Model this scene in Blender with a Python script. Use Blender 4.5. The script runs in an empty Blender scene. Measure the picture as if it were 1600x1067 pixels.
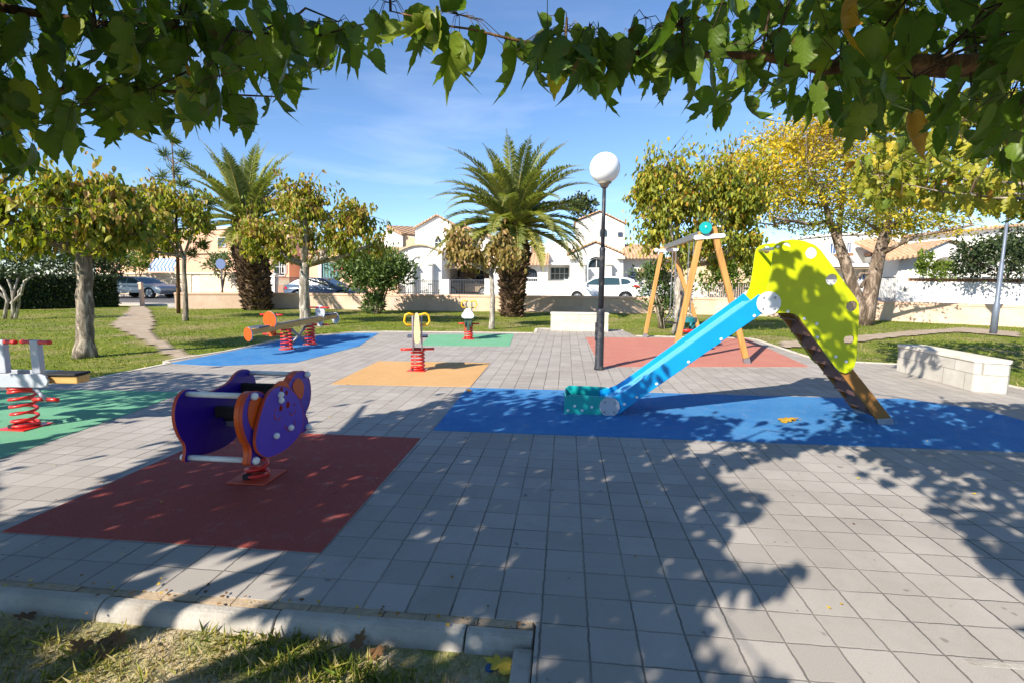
import bpy, bmesh, math, random
import numpy as np
from mathutils import Vector, Matrix
from mathutils.geometry import tessellate_polygon

SC = bpy.context.scene
COL = SC.collection
R = math.radians
rnd = random.Random(7)
rng = np.random.default_rng(11)

# ------------------------------------------------------------------ camera
FPX, PIT, YAW, ROL, HCAM = 785.35, 0.120584, 0.105754, 0.008459, 1.5
_cy, _sy, _cp, _sp = math.cos(YAW), math.sin(YAW), math.cos(PIT), math.sin(PIT)
FW = np.array([-_sy*_cp, _cy*_cp, -_sp]); _rt = np.array([_cy, _sy, 0.0]); _up = np.cross(_rt, FW)
RT = math.cos(ROL)*_rt + math.sin(ROL)*_up; UP = -math.sin(ROL)*_rt + math.cos(ROL)*_up
CP = np.array([0, 0, HCAM])
cd = bpy.data.cameras.new('camera'); cam = bpy.data.objects.new('camera', cd); COL.objects.link(cam)
cam.matrix_world = Matrix(((RT[0], UP[0], -FW[0], 0), (RT[1], UP[1], -FW[1], 0), (RT[2], UP[2], -FW[2], HCAM), (0, 0, 0, 1)))
cd.sensor_width = 36; cd.lens = FPX/1600*36; cd.clip_start = 0.05; cd.clip_end = 3000
SC.camera = cam

# ------------------------------------------------------------------ sun, sky, exposure
SUN_EL = R(34.5); SUN_H = np.array([-0.60, -0.80])          # towards the sun, on the ground
SDIR = np.array([-SUN_H[0]*math.cos(SUN_EL), -SUN_H[1]*math.cos(SUN_EL), -math.sin(SUN_EL)])  # light travels
sd = bpy.data.lights.new('sun', 'SUN'); sd.energy = 4.5; sd.angle = R(0.5); sd.color = (1, .915, .785)
sun = bpy.data.objects.new('sun', sd); COL.objects.link(sun)
sun.rotation_euler = Vector(SDIR).to_track_quat('-Z', 'Y').to_euler(); sun.location = (-6, -8, 12)
wd = bpy.data.worlds.new('World'); SC.world = wd; wd.use_nodes = True
nt = wd.node_tree; nt.nodes.clear()
o = nt.nodes.new('ShaderNodeOutputWorld'); bg = nt.nodes.new('ShaderNodeBackground'); sky = nt.nodes.new('ShaderNodeTexSky')
sky.sky_type = 'NISHITA'; sky.sun_disc = False; sky.sun_elevation = SUN_EL; sky.sun_rotation = math.atan2(SUN_H[0], SUN_H[1])
sky.air_density = 0.92; sky.dust_density = 0.05; sky.ozone_density = 6.0; sky.altitude = 0
tc = nt.nodes.new('ShaderNodeTexCoord'); mp = nt.nodes.new('ShaderNodeMapping'); mp.inputs['Scale'].default_value = (1.3, 1.3, 7.0); mp.inputs['Rotation'].default_value = (0.1, -0.22, 0.3)
nz = nt.nodes.new('ShaderNodeTexNoise'); nz.inputs['Scale'].default_value = 2.1; nz.inputs['Detail'].default_value = 7; nz.inputs['Roughness'].default_value = .55; nz.inputs['Distortion'].default_value = .5
rp = nt.nodes.new('ShaderNodeValToRGB'); rp.color_ramp.elements[0].position = .54; rp.color_ramp.elements[1].position = .88
sepz = nt.nodes.new('ShaderNodeSeparateXYZ'); mr = nt.nodes.new('ShaderNodeMapRange'); mr.inputs[1].default_value = .52; mr.inputs[2].default_value = .12
mul = nt.nodes.new('ShaderNodeMath'); mul.operation = 'MULTIPLY'; mul2 = nt.nodes.new('ShaderNodeMath'); mul2.operation = 'MULTIPLY'; mul2.inputs[1].default_value = .38
mx = nt.nodes.new('ShaderNodeMixRGB'); mx.inputs[2].default_value = (6.2, 6.7, 7.6, 1)
L = nt.links.new
L(tc.outputs['Generated'], mp.inputs[0]); L(mp.outputs[0], nz.inputs['Vector']); L(nz.outputs['Fac'], rp.inputs[0])
L(tc.outputs['Generated'], sepz.inputs[0]); L(sepz.outputs[2], mr.inputs[0])
L(rp.outputs[0], mul.inputs[0]); L(mr.outputs[0], mul.inputs[1]); L(mul.outputs[0], mul2.inputs[0]); L(mul2.outputs[0], mx.inputs[0])
L(sky.outputs[0], mx.inputs[1]); L(mx.outputs[0], bg.inputs[0]); bg.inputs[1].default_value = 0.102; L(bg.outputs[0], o.inputs[0])
SC.view_settings.view_transform = 'Standard'; SC.view_settings.look = 'None'; SC.view_settings.exposure = 1.04; SC.view_settings.gamma = 1.0
SC.cycles.max_bounces = 6; SC.cycles.transparent_max_bounces = 4

# ------------------------------------------------------------------ measuring helpers (metres from photo positions)
def ray(px, py): return FW + RT*(px-800)/FPX + UP*(533.5-py)/FPX
def G(px, py, z=0.0):
    d = ray(px, py); return CP + d*((z-HCAM)/d[2])
def W(px, py, Y):
    d = ray(px, py); return CP + d*(Y/d[1])
def U(px, py, X):
    d = ray(px, py); return CP + d*(X/d[0])
def D(px, py, dep): return CP + ray(px, py)*dep
def proj(X):
    X = np.atleast_2d(X); d = X-CP; z = d@FW; zz = np.where(np.abs(z) < 1e-4, 1e-4, z)
    return np.stack([800+FPX*(d@RT)/zz, 533.5-FPX*(d@UP)/zz, z], -1)
def crop(ox, oy, s, pts): return [(ox+x/s, oy+y/s) for x, y in pts]
def inpoly(x, y, poly):
    c = np.zeros(np.shape(x), bool); n = len(poly); j = n-1
    for i in range(n):
        xi, yi = poly[i]; xj, yj = poly[j]
        if yi != yj:
            c ^= ((yi > y) != (yj > y)) & (x < (xj-xi)*(y-yi)/(yj-yi)+xi)
        j = i
    return c

# ------------------------------------------------------------------ materials
def lin(c):
    return tuple(((v/255)/12.92 if v/255 <= .04045 else (((v/255)+.055)/1.055)**2.4) for v in c)
class NT:
    def __init__(s, name):
        s.m = bpy.data.materials.new(name); s.m.use_nodes = True; s.t = s.m.node_tree; s.t.nodes.clear()
        s.out = s.n('ShaderNodeOutputMaterial')
    def n(s, typ, **kw):
        k = s.t.nodes.new(typ)
        for a, v in kw.items(): setattr(k, a, v)
        return k
    def l(s, a, b): s.t.links.new(a, b)
    def math(s, op, a, b=None, c=None):
        k = s.n('ShaderNodeMath', operation=op)
        for i, v in enumerate((a, b, c)):
            if v is None: continue
            if isinstance(v, (int, float)): k.inputs[i].default_value = v
            else: s.l(v, k.inputs[i])
        return k.outputs[0]
    def noise(s, scale, detail=4, rough=.55, vec=None, dist=0):
        k = s.n('ShaderNodeTexNoise'); k.inputs['Scale'].default_value = scale; k.inputs['Detail'].default_value = detail
        k.inputs['Roughness'].default_value = rough; k.inputs['Distortion'].default_value = dist
        s.l(vec if vec is not None else s.obj(), k.inputs['Vector']); return k.outputs['Fac']
    def obj(s):
        if not hasattr(s, 'tc'): s.tc = s.n('ShaderNodeTexCoord')
        return s.tc.outputs['Object']
    def scaled(s, sc, rot=(0, 0, 0), loc=(0, 0, 0)):
        k = s.n('ShaderNodeMapping'); k.inputs['Scale'].default_value = sc; k.inputs['Rotation'].default_value = rot; k.inputs['Location'].default_value = loc
        s.l(s.obj(), k.inputs[0]); return k.outputs[0]
    def ramp(s, fac, stops):
        k = s.n('ShaderNodeValToRGB'); e = k.color_ramp.elements
        while len(e) < len(stops): e.new(.5)
        for q, (p, c) in zip(e, stops): q.position = p; q.color = (*c[:3], 1)
        s.l(fac, k.inputs[0]); return k.outputs[0]
    def rng(s, fac, a, b, c=0., d=1.):
        k = s.n('ShaderNodeMapRange'); s.l(fac, k.inputs[0])
        for i, v in enumerate((a, b, c, d)): k.inputs[i+1].default_value = v
        return k.outputs[0]
    def mix(s, fac, a, b, mode='MIX'):
        k = s.n('ShaderNodeMixRGB', blend_type=mode)
        for i, v in enumerate((fac, a, b)):
            if isinstance(v, (int, float)): k.inputs[i].default_value = v
            elif isinstance(v, tuple): k.inputs[i].default_value = (*v[:3], 1)
            else: s.l(v, k.inputs[i])
        return k.outputs[0]
    def bump(s, h, strength=.3, dist=.01):
        k = s.n('ShaderNodeBump'); k.inputs['Strength'].default_value = strength; k.inputs['Distance'].default_value = dist
        s.l(h, k.inputs['Height']); return k.outputs[0]
    def pbr(s, col, rough=.6, bump=None, metal=0., spec=.5, coat=0., alpha=None):
        k = s.n('ShaderNodeBsdfPrincipled')
        if isinstance(col, tuple): k.inputs['Base Color'].default_value = (*col[:3], 1)
        else: s.l(col, k.inputs['Base Color'])
        if isinstance(rough, (int, float)): k.inputs['Roughness'].default_value = rough
        else: s.l(rough, k.inputs['Roughness'])
        k.inputs['Metallic'].default_value = metal; k.inputs['Specular IOR Level'].default_value = spec; k.inputs['Coat Weight'].default_value = coat
        if bump is not None: s.l(bump, k.inputs['Normal'])
        s.l(k.outputs[0], s.out.inputs[0]); return k
M = {}
def simple(name, c, rough=.5, var=.15, scale=6, metal=0., spec=.5, bmp=0., bscale=60, coat=0., dirt=None):
    t = NT(name); c = lin(c) if max(c) > 1 else c
    f = t.noise(scale, 5, .6)
    col = t.ramp(f, [(.25, tuple(v*(1-var) for v in c)), (.75, tuple(min(1, v*(1+var*.6)) for v in c))])
    if dirt:
        f2 = t.rng(t.noise(scale*.6, 8, .7), .52, .78); col = t.mix(f2, col, lin(dirt))
    b = t.bump(t.noise(bscale, 3), bmp, .004) if bmp else None
    rf = t.rng(t.noise(scale*3, 4), .3, .7, max(.03, rough-.08), min(1, rough+.1))
    t.pbr(col, rf, b, metal, spec, coat); M[name] = t.m; return t.m

# ------------------------------------------------------------------ object helpers
def tag(o, label=None, cat=None, group=None, kind=None):
    if label: o['label'] = label
    if cat: o['category'] = cat
    if group: o['group'] = group
    if kind: o['kind'] = kind
    return o
def thing(name, label, cat, loc=(0, 0, 0), rz=0., group=None):
    o = bpy.data.objects.new(name, None); COL.objects.link(o); o.location = tuple(float(v) for v in loc); o.rotation_euler = (0, 0, rz); o.empty_display_size = .2
    return tag(o, label, cat, group)
def rootof(o):
    while o.parent: o = o.parent
    return o
def link(name, me, mats, parent=None, local=False, smooth=False):
    o = bpy.data.objects.new(name, me); COL.objects.link(o)
    for m in (mats if isinstance(mats, (list, tuple)) else [mats]): me.materials.append(m)
    if parent is not None:
        o.parent = parent
        if not local:
            r = rootof(parent); off = np.array(r.location)
            n = len(me.vertices); a = np.empty(n*3, np.float32); me.vertices.foreach_get('co', a)
            a = (a.reshape(-1, 3)-off).astype(np.float32).ravel(); me.vertices.foreach_set('co', a)
    if smooth:
        me.polygons.foreach_set('use_smooth', [True]*len(me.polygons))
    me.update(); return o
def bevel(o, w=.006, seg=2, ang=35):
    m = o.modifiers.new('bevel', 'BEVEL'); m.width = w; m.segments = seg; m.limit_method = 'ANGLE'; m.angle_limit = R(ang); return o
def frame(d):
    d = np.array(d, float); d /= np.linalg.norm(d)+1e-12
    a = np.array([0, 0, 1.]) if abs(d[2]) < .9 else np.array([1., 0, 0])
    u = np.cross(d, a); u /= np.linalg.norm(u); v = np.cross(d, u); return d, u, v
class MB:
    def __init__(s): s.v = []; s.f = []; s.mi = []; s.sm = []
    def add(s, vs, fs, mi=0, sm=False):
        b = len(s.v); s.v += [tuple(float(q) for q in p) for p in vs]
        for f in fs: s.f.append(tuple(b+i for i in f)); s.mi.append(mi); s.sm.append(sm)
        return s
    def box(s, c, size, rz=0., mi=0, taper=1.):
        x, y, z = (q/2 for q in size); vs = []
        for k in (-1, 1):
            t = taper if k > 0 else 1
            for a, b in ((-1, -1), (1, -1), (1, 1), (-1, 1)):
                X, Y = a*x*t, b*y*t
                vs.append((c[0]+X*math.cos(rz)-Y*math.sin(rz), c[1]+X*math.sin(rz)+Y*math.cos(rz), c[2]+k*z))
        return s.add(vs, [(3, 2, 1, 0), (4, 5, 6, 7), (0, 1, 5, 4), (1, 2, 6, 5), (2, 3, 7, 6), (3, 0, 4, 7)], mi)
    def bb(s, x0, x1, y0, y1, z0, z1, mi=0): return s.box(((x0+x1)/2, (y0+y1)/2, (z0+z1)/2), (x1-x0, y1-y0, z1-z0), 0, mi)
    def tube(s, pts, rad, n=8, mi=0, cap=True, sm=True, jit=0.):
        pts = [np.array(p, float) for p in pts]; m = len(pts)
        if isinstance(rad, (int, float)): rad = [rad]*m
        vs = []; fs = []; u0 = None
        for i, p in enumerate(pts):
            d = pts[min(i+1, m-1)]-pts[max(i-1, 0)]; d, u, v = frame(d)
            if u0 is not None:
                u = u0-d*np.dot(u0, d); nn = np.linalg.norm(u)
                if nn > 1e-6: u /= nn
                else: d, u, v = frame(d)
                v = np.cross(d, u)
            u0 = u
            for k in range(n):
                a = 2*math.pi*k/n; r = rad[i]*(1+(rnd.uniform(-jit, jit) if jit else 0))
                vs.append(p+r*(math.cos(a)*u+math.sin(a)*v))
        for i in range(m-1):
            for k in range(n):
                fs.append((i*n+k, i*n+(k+1) % n, (i+1)*n+(k+1) % n, (i+1)*n+k))
        s.add(vs, fs, mi, sm)
        if cap:
            b = len(s.v)-len(vs)
            s.f.append(tuple(b+k for k in range(n))[::-1]); s.mi.append(mi); s.sm.append(False)
            s.f.append(tuple(b+(m-1)*n+k for k in range(n))); s.mi.append(mi); s.sm.append(False)
        return s
    def cyl(s, p0, p1, r0, r1=None, n=16, mi=0): return s.tube([p0, p1], [r0, r0 if r1 is None else r1], n, mi)
    def sph(s, c, r, nu=20, nv=12, mi=0, z0=-1., sc=(1, 1, 1)):
        vs = []; fs = []
        for j in range(nv+1):
            ph = math.acos(max(-1, min(1, 1-(1-z0)*j/nv))) if z0 > -1 else math.pi*j/nv
            for i in range(nu):
                a = 2*math.pi*i/nu
                vs.append((c[0]+sc[0]*r*math.sin(ph)*math.cos(a), c[1]+sc[1]*r*math.sin(ph)*math.sin(a), c[2]+sc[2]*r*math.cos(ph)))
        for j in range(nv):
            for i in range(nu): fs.append((j*nu+i, (j+1)*nu+i, (j+1)*nu+(i+1) % nu, j*nu+(i+1) % nu))
        return s.add(vs, fs, mi, True)
    def plate(s, outer, o, u, v, th, holes=(), mi=0, edge=None):
        """outline (a,b) list in plane o+a*u+b*v, thickness th along u x v (towards +n)"""
        o, u, v = (np.array(q, float) for q in (o, u, v)); n = np.cross(u, v); n /= np.linalg.norm(n)
        loops = [list(outer)]+[list(h) for h in holes]
        flat = [p for l in loops for p in l]
        tris = tessellate_polygon([[Vector((p[0], p[1], 0)) for p in l] for l in loops])
        N = len(flat); P = [o+p[0]*u+p[1]*v for p in flat]
        b = len(s.v); s.v += [tuple(p) for p in P]+[tuple(p+n*th) for p in P]
        def area(t):
            (x0, y0), (x1, y1), (x2, y2) = (flat[i] for i in t); return (x1-x0)*(y2-y0)-(x2-x0)*(y1-y0)
        for t in tris:
            t = tuple(t) if area(t) > 0 else tuple(t)[::-1]
            s.f.append(tuple(b+i+N for i in t)); s.f.append(tuple(b+i for i in t[::-1])); s.mi += [mi, mi]; s.sm += [False, False]
        k = 0
        for li, l in enumerate(loops):
            m = len(l); A = sum(l[i][0]*l[(i+1) % m][1]-l[(i+1) % m][0]*l[i][1] for i in range(m)); rev = (A < 0) != (li > 0)
            for i in range(m):
                a, c = k+i, k+(i+1) % m
                q = (b+a, b+c, b+c+N, b+a+N); s.f.append(q[::-1] if rev else q); s.mi.append(mi if edge is None else edge); s.sm.append(False)
            k += m
        return s
    def coil(s, c, r, z0, z1, turns, wr, mi=0, n=8, seg=18):
        m = int(turns*seg); pts = []
        for i in range(m+1):
            a = 2*math.pi*i/seg; f = i/m
            z = z0+(z1-z0)*f
            pts.append((c[0]+r*math.cos(a), c[1]+r*math.sin(a), z))
        return s.tube(pts, wr, n, mi)
    def mesh(s, name):
        me = bpy.data.meshes.new(name); me.from_pydata(s.v, [], s.f)
        me.polygons.foreach_set('material_index', s.mi); me.polygons.foreach_set('use_smooth', s.sm); me.update(); return me
    def build(s, name, mats, parent=None, local=False): return link(name, s.mesh(name), mats, parent, local)
def smoothpoly(pts, n=3):
    """Chaikin corner cutting of a closed outline"""
    for _ in range(n):
        q = []
        for i in range(len(pts)):
            a, b = pts[i], pts[(i+1) % len(pts)]
            q += [(a[0]*.75+b[0]*.25, a[1]*.75+b[1]*.25), (a[0]*.25+b[0]*.75, a[1]*.25+b[1]*.75)]
        pts = q
    return pts
def circ(cx, cy, r, n=24): return [(cx+r*math.cos(2*math.pi*i/n), cy+r*math.sin(2*math.pi*i/n)) for i in range(n)]
def sheet(name, poly, z, mat, parent=None, th=0.0):
    mb = MB()
    if th: mb.plate(poly, (0, 0, z-th), (1, 0, 0), (0, 1, 0), th)
    else:
        tr = tessellate_polygon([[Vector((p[0], p[1], 0)) for p in poly]])
        fs = []
        for t in tr:
            a, b, c = (poly[i] for i in t); ar = (b[0]-a[0])*(c[1]-a[1])-(c[0]-a[0])*(b[1]-a[1])
            fs.append(tuple(t) if ar > 0 else tuple(t)[::-1])
        mb.add([(p[0], p[1], z) for p in poly], fs)
    return mb.build(name, mat, parent)
def bolt_mesh(r, dirv):
    d, u, v = frame(dirv); mb = MB(); c = np.zeros(3); pts = []; rad = []
    for i in range(7):
        a = i/6*math.pi/2; pts.append(d*r*.75*math.sin(a)); rad.append(max(1e-4, r*math.cos(a)))
    mb.tube(pts, rad, 14); return mb.mesh('bolt')

# ------------------------------------------------------------------ leaves
def mkleaf(half, mids, teeth=True):
    """leaf blade: serrated half outline mirrored about a midrib"""
    H = [half[0]]
    for a, b in zip(half[:-1], half[1:]):
        if teeth:
            d = (b[0]-a[0], b[1]-a[1]); H += [(a[0]+d[0]*.45-d[1]*.0+.0, a[1]+d[1]*.45, (a[2]+b[2])/2), (a[0]+d[0]*.55-.028*(1 if a[0] > .04 else 0), a[1]+d[1]*.55-.012, (a[2]+b[2])/2)]
        H.append(b)
    vs = [(0, y, z) for y, z in mids]; fs = []
    for sg in (1, -1):
        b = len(vs); vs += [(sg*x, y, z) for x, y, z in H]; prev = 0
        def tri(a, c, d): fs.append((a, c, d) if sg > 0 else (a, d, c))
        for k in range(len(H)):
            m = 0
            while m < len(mids)-2 and H[k][1] > (mids[m][0]+mids[m+1][0])/2: m += 1
            m = max(m, prev)
            if k:
                for q in range(prev, m): tri(q, b+k-1, q+1)
                tri(m, b+k-1, b+k)
            prev = m
        for q in range(prev, len(mids)-1): tri(q, b+len(H)-1, q+1)
    return vs, fs
LEAF_LOBED = mkleaf([(.03, -.02, 0), (.15, -.11, -.03), (.34, -.06, -.07), (.46, .14, -.12), (.40, .33, -.09), (.22, .43, -.05), (.36, .52, -.09), (.42, .70, -.15), (.26, .72, -.09), (.13, .70, -.06), (.15, .86, -.09), (.04, 1.02, -.13)], [(0, 0), (.22, 0), (.45, -.01), (.70, -.03), (1.10, -.15)])
LEAF_HEART = mkleaf([(.03, -.02, 0), (.18, -.12, -.03), (.38, -.03, -.08), (.47, .2, -.11), (.42, .44, -.11), (.31, .64, -.1), (.18, .82, -.1), (.05, 1.0, -.13)], [(0, 0), (.25, 0), (.5, -.01), (.75, -.04), (1.10, -.16)])
LEAF_MID = ([(0,0,0),(0,.45,.0),(0,1,-.1),(.36,.05,-.08),(.42,.4,-.1),(.2,.75,-.1),(-.36,.05,-.08),(-.42,.4,-.1),(-.2,.75,-.1)],
  [(0,3,4),(0,4,1),(1,4,5),(1,5,2),(0,7,6),(0,1,7),(1,8,7),(1,2,8)])
LEAF_FAR = ([(0,0,0),(0,1,-.08),(.36,.42,-.1),(-.36,.42,-.1)], [(0,2,1),(0,1,3)])
LEAF_THIN = ([(0,0,0),(0,1,-.06),(.13,.4,.02),(-.13,.4,.02)], [(0,2,1),(0,1,3)])
def unit(a): return a/(np.linalg.norm(a, axis=-1, keepdims=True)+1e-9)
def leaf_mesh(name, sets, mats, parent, smooth=False):
    """sets: list of (template, pos, tip, nrm, size, tone[, curl]) -> one mesh object"""
    VV = []; FF = []; TT = []; LV = []; base = 0
    for st in sets:
        tpl, pos, tip, nrm, size, tone = st[:6]
        n = len(pos)
        if n == 0: continue
        tv = np.array(tpl[0]); tf = np.array(tpl[1]); k = len(tv)
        tip = unit(np.array(tip)); side = unit(np.cross(tip, nrm)); nr = np.cross(side, tip)
        curl = st[6] if len(st) > 6 else np.ones(n)
        wid = st[7] if len(st) > 7 else np.ones(n)
        zz = tv[None, :, 2]*curl[:, None]-.22*(tv[None, :, 1]**2)*(curl[:, None]-1)
        v = pos[:, None, :]+size[:, None, None]*((tv[None, :, 0]*wid[:, None])[..., None]*side[:, None, :]+tv[None, :, 1, None]*tip[:, None, :]+zz[..., None]*nr[:, None, :])
        VV.append(v.reshape(-1, 3)); FF.append((tf[None]+(base+np.arange(n)*k)[:, None, None]).reshape(-1, 3)); base += n*k
        TT.append(np.repeat(tone, k)); LV.append(np.tile(tv, (n, 1)))
    V = np.concatenate(VV).astype(np.float32); F = np.concatenate(FF).astype(np.int32); T = np.concatenate(TT).astype(np.float32); LVv = np.concatenate(LV).astype(np.float32)
    me = bpy.data.meshes.new(name); me.vertices.add(len(V)); me.vertices.foreach_set('co', V.ravel())
    me.loops.add(F.size); me.loops.foreach_set('vertex_index', F.ravel()); me.polygons.add(len(F))
    me.polygons.foreach_set('loop_start', np.arange(0, F.size, 3, dtype=np.int32)); me.update(calc_edges=True)
    a = me.attributes.new('tone', 'FLOAT', 'POINT'); a.data.foreach_set('value', T)
    a = me.attributes.new('lv', 'FLOAT_VECTOR', 'POINT'); a.data.foreach_set('vector', LVv.ravel())
    if smooth: me.polygons.foreach_set('use_smooth', [True]*len(F))
    return link(name, me, mats, parent)
def leafmat(name, stops, trans=.35, rough=.45, veins=False, spec=.4, tcol=(1.25, 1.35, .5), edge=None):
    t = NT(name); at = t.n('ShaderNodeAttribute', attribute_name='tone')
    col = t.ramp(at.outputs['Fac'], stops)
    col = t.mix(.35, col, t.ramp(t.noise(9, 3), [(.3, (.55, .55, .55)), (.7, (1.25, 1.25, 1.2))]), 'MULTIPLY')
    bmp = None
    if veins:
        lv = t.n('ShaderNodeAttribute', attribute_name='lv'); sp = t.n('ShaderNodeSeparateXYZ'); t.l(lv.outputs['Vector'], sp.inputs[0])
        ax = t.math('ABSOLUTE', sp.outputs[0])
        mid = t.rng(ax, .0, .022, 1, 0)
        fr = t.math('FRACT', t.math('MULTIPLY', t.math('SUBTRACT', sp.outputs[1], t.math('MULTIPLY', ax, .85)), 7.0))
        side = t.rng(t.math('ABSOLUTE', t.math('SUBTRACT', fr, .5)), .0, .09, .7, 0)
        vn = t.math('MAXIMUM', mid, side)
        col = t.mix(t.math('MULTIPLY', vn, .22), col, (.26, .33, .09))
        sh = t.rng(t.math('ABSOLUTE', t.math('SUBTRACT', fr, .5)), 0, .5, 0, 1)
        bmp = t.bump(sh, .10, .006)
        if edge:
            ef = t.math('MULTIPLY', t.rng(t.noise(14, 3, .6), .55, .66), t.rng(ax, .22, .45))
            col = t.mix(ef, col, edge)
    p = t.n('ShaderNodeBsdfPrincipled'); t.l(col, p.inputs['Base Color']); p.inputs['Roughness'].default_value = rough; p.inputs['Specular IOR Level'].default_value = spec
    tr = t.n('ShaderNodeBsdfTranslucent'); t.l(t.mix(1., col, tcol, 'MULTIPLY'), tr.inputs[0])
    if bmp is not None: t.l(bmp, p.inputs['Normal'])
    ms = t.n('ShaderNodeMixShader'); ms.inputs[0].default_value = trans; t.l(p.outputs[0], ms.inputs[1]); t.l(tr.outputs[0], ms.inputs[2]); t.l(ms.outputs[0], t.out.inputs[0])
    M[name] = t.m; return t.m
def pendent(n, tilt=.5, out=None):
    """tip directions hanging down with random lean, and normals"""
    a = rng.uniform(0, 2*np.pi, n); t = np.abs(rng.normal(0, tilt, n))
    tip = np.stack([np.cos(a)*np.sin(t), np.sin(a)*np.sin(t), -np.cos(t)], -1)
    b = rng.uniform(0, 2*np.pi, n); nr = np.stack([np.cos(b), np.sin(b), rng.uniform(0, .8, n)], -1)
    return tip, unit(nr)
# ================================================================== SETTING: ground, paving, mats
def ground_z(x, y):
    def ss(a, b, t):
        t = np.clip((t-a)/(b-a), 0, 1); return t*t*(3-2*t)
    dip = (1-ss(1.95, 2.6, y))*(np.where(x < .6, ss(.02, -.25, -x*-1) if False else np.clip((-x-.05)/.15, 0, 1), 0)+np.clip((x-1.6)/.15, 0, 1))
    wob = .012*np.sin(x*1.7+.3)*np.sin(y*1.3)+.02*np.sin(x*.35+1)*np.sin(y*.28)
    far = ss(6, 14, y)
    return -.03-.035*np.clip(dip, 0, 1)+wob*(.25+.75*far)*np.where(y > 2.6, np.clip((np.abs(y-9)/9), .1, 1), .6)
xs = np.concatenate([[-900, -300, -120, -60, -40], np.linspace(-30, -6, 49), np.linspace(-5.9, 2.6, 86), np.linspace(2.8, 22, 49), [30, 45, 80, 150, 400, 1000]])
ys = np.concatenate([[-400, -100, -40, -15, -6, -3], np.linspace(-2, 4, 61), np.linspace(4.3, 25, 70), [28, 32, 40, 60, 100, 200, 500, 1800]])
gx, gy = np.meshgrid(xs, ys); gz = ground_z(gx, gy)
mb = MB(); nx = len(xs)
mb.add(np.stack([gx.ravel(), gy.ravel(), gz.ravel()], -1), [(j*nx+i, j*nx+i+1, (j+1)*nx+i+1, (j+1)*nx+i) for j in range(len(ys)-1) for i in range(nx-1)], 0, True)
t = NT('lawn')
f1 = t.noise(.55, 6, .6, dist=.6); f2 = t.noise(5.5, 5, .7); f3 = t.noise(70, 3, .7, t.scaled((1, .45, 1)))
grn = t.ramp(f2, [(.25, (.10, .155, .014)), (.5, (.175, .225, .024)), (.75, (.27, .285, .045))])
dry = t.ramp(f2, [(.3, (.25, .215, .075)), (.7, (.42, .35, .18))])
col = t.mix(t.rng(f1, .47, .64), grn, dry)
# the strip by the front kerb is mostly straw coloured
sx = t.n('ShaderNodeSeparateXYZ'); t.l(t.obj(), sx.inputs[0])
fr = t.math('MULTIPLY', t.rng(sx.outputs[1], 2.3, 2.1), t.rng(t.noise(3.2, 5, .65), .35, .55))
col = t.mix(fr, col, t.ramp(f2, [(.3, (.40, .31, .18)), (.7, (.62, .52, .36))]))
col = t.mix(.75, col, t.ramp(f3, [(.25, (.45, .45, .4)), (.75, (1.35, 1.35, 1.3))]), 'MULTIPLY')
t.pbr(col, .9, t.bump(f3, .9, .03), spec=.15); M['lawn'] = t.m
lawn = mb.build('lawn', M['lawn']); tag(lawn, kind='structure')

# paving ------------------------------------------------------------
TS = .20606
t = NT('paving')
v = t.n('ShaderNodeSeparateXYZ'); t.l(t.scaled((1/TS, 1/TS, 1), loc=(1.31611/TS, -2.26689/TS, 0)), v.inputs[0])
ux, uy = v.outputs[0], v.outputs[1]
def edged(u, w): return t.rng(t.math('ABSOLUTE', t.math('SUBTRACT', t.math('FRACT', u), .5)), .5-w, .5-w*.25)
wob = t.math('MULTIPLY', t.math('SUBTRACT', t.noise(16, 4, .7), .5), .085)
ux2, uy2 = t.math('ADD', ux, wob), t.math('ADD', uy, wob)
jx, jy = edged(ux2, .033), t.math('MULTIPLY', edged(uy2, .028), t.rng(t.noise(2.3, 2), .35, .6, .45, 1))
jt = t.math('MAXIMUM', jx, jy)
cmb = t.n('ShaderNodeCombineXYZ'); t.l(t.math('FLOOR', ux2), cmb.inputs[0]); t.l(t.math('FLOOR', uy2), cmb.inputs[1])
wn = t.n('ShaderNodeTexWhiteNoise', noise_dimensions='2D'); t.l(cmb.outputs[0], wn.inputs[0])
base = t.ramp(wn.outputs[0], [(0, (.332, .304, .276)), (.5, (.366, .336, .306)), (1, (.398, .367, .335))])
fine = t.ramp(t.noise(170, 3, .8), [(.2, (.78, .78, .78)), (.8, (1.18, 1.18, 1.18))])
col = t.mix(1., base, fine, 'MULTIPLY')
st = t.rng(t.noise(.9, 9, .75, dist=.5), .46, .70); col = t.mix(t.math('MULTIPLY', st, .42), col, (.20, .175, .15))
spot = t.rng(t.noise(9, 2, .5), .70, .74); col = t.mix(t.math('MULTIPLY', spot, .55), col, (.12, .10, .09))
pale = t.rng(t.noise(23, 1.5, .5), .765, .79); col = t.mix(t.math('MULTIPLY', pale, .5), col, (.62, .6, .57))
jc = t.ramp(t.noise(1.1, 4), [(.40, (.060, .054, .050)), (.66, (.28, .25, .215))])
col = t.mix(t.math('MULTIPLY', jt, .9), col, jc)
h = t.math('ADD', t.math('SUBTRACT', t.math('MULTIPLY', t.noise(240, 2), .12), jt), t.math('MULTIPLY', wn.outputs[0], .25))
t.pbr(col, .82, t.bump(h, .55, .006), spec=.25); M['paving'] = t.m
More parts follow.
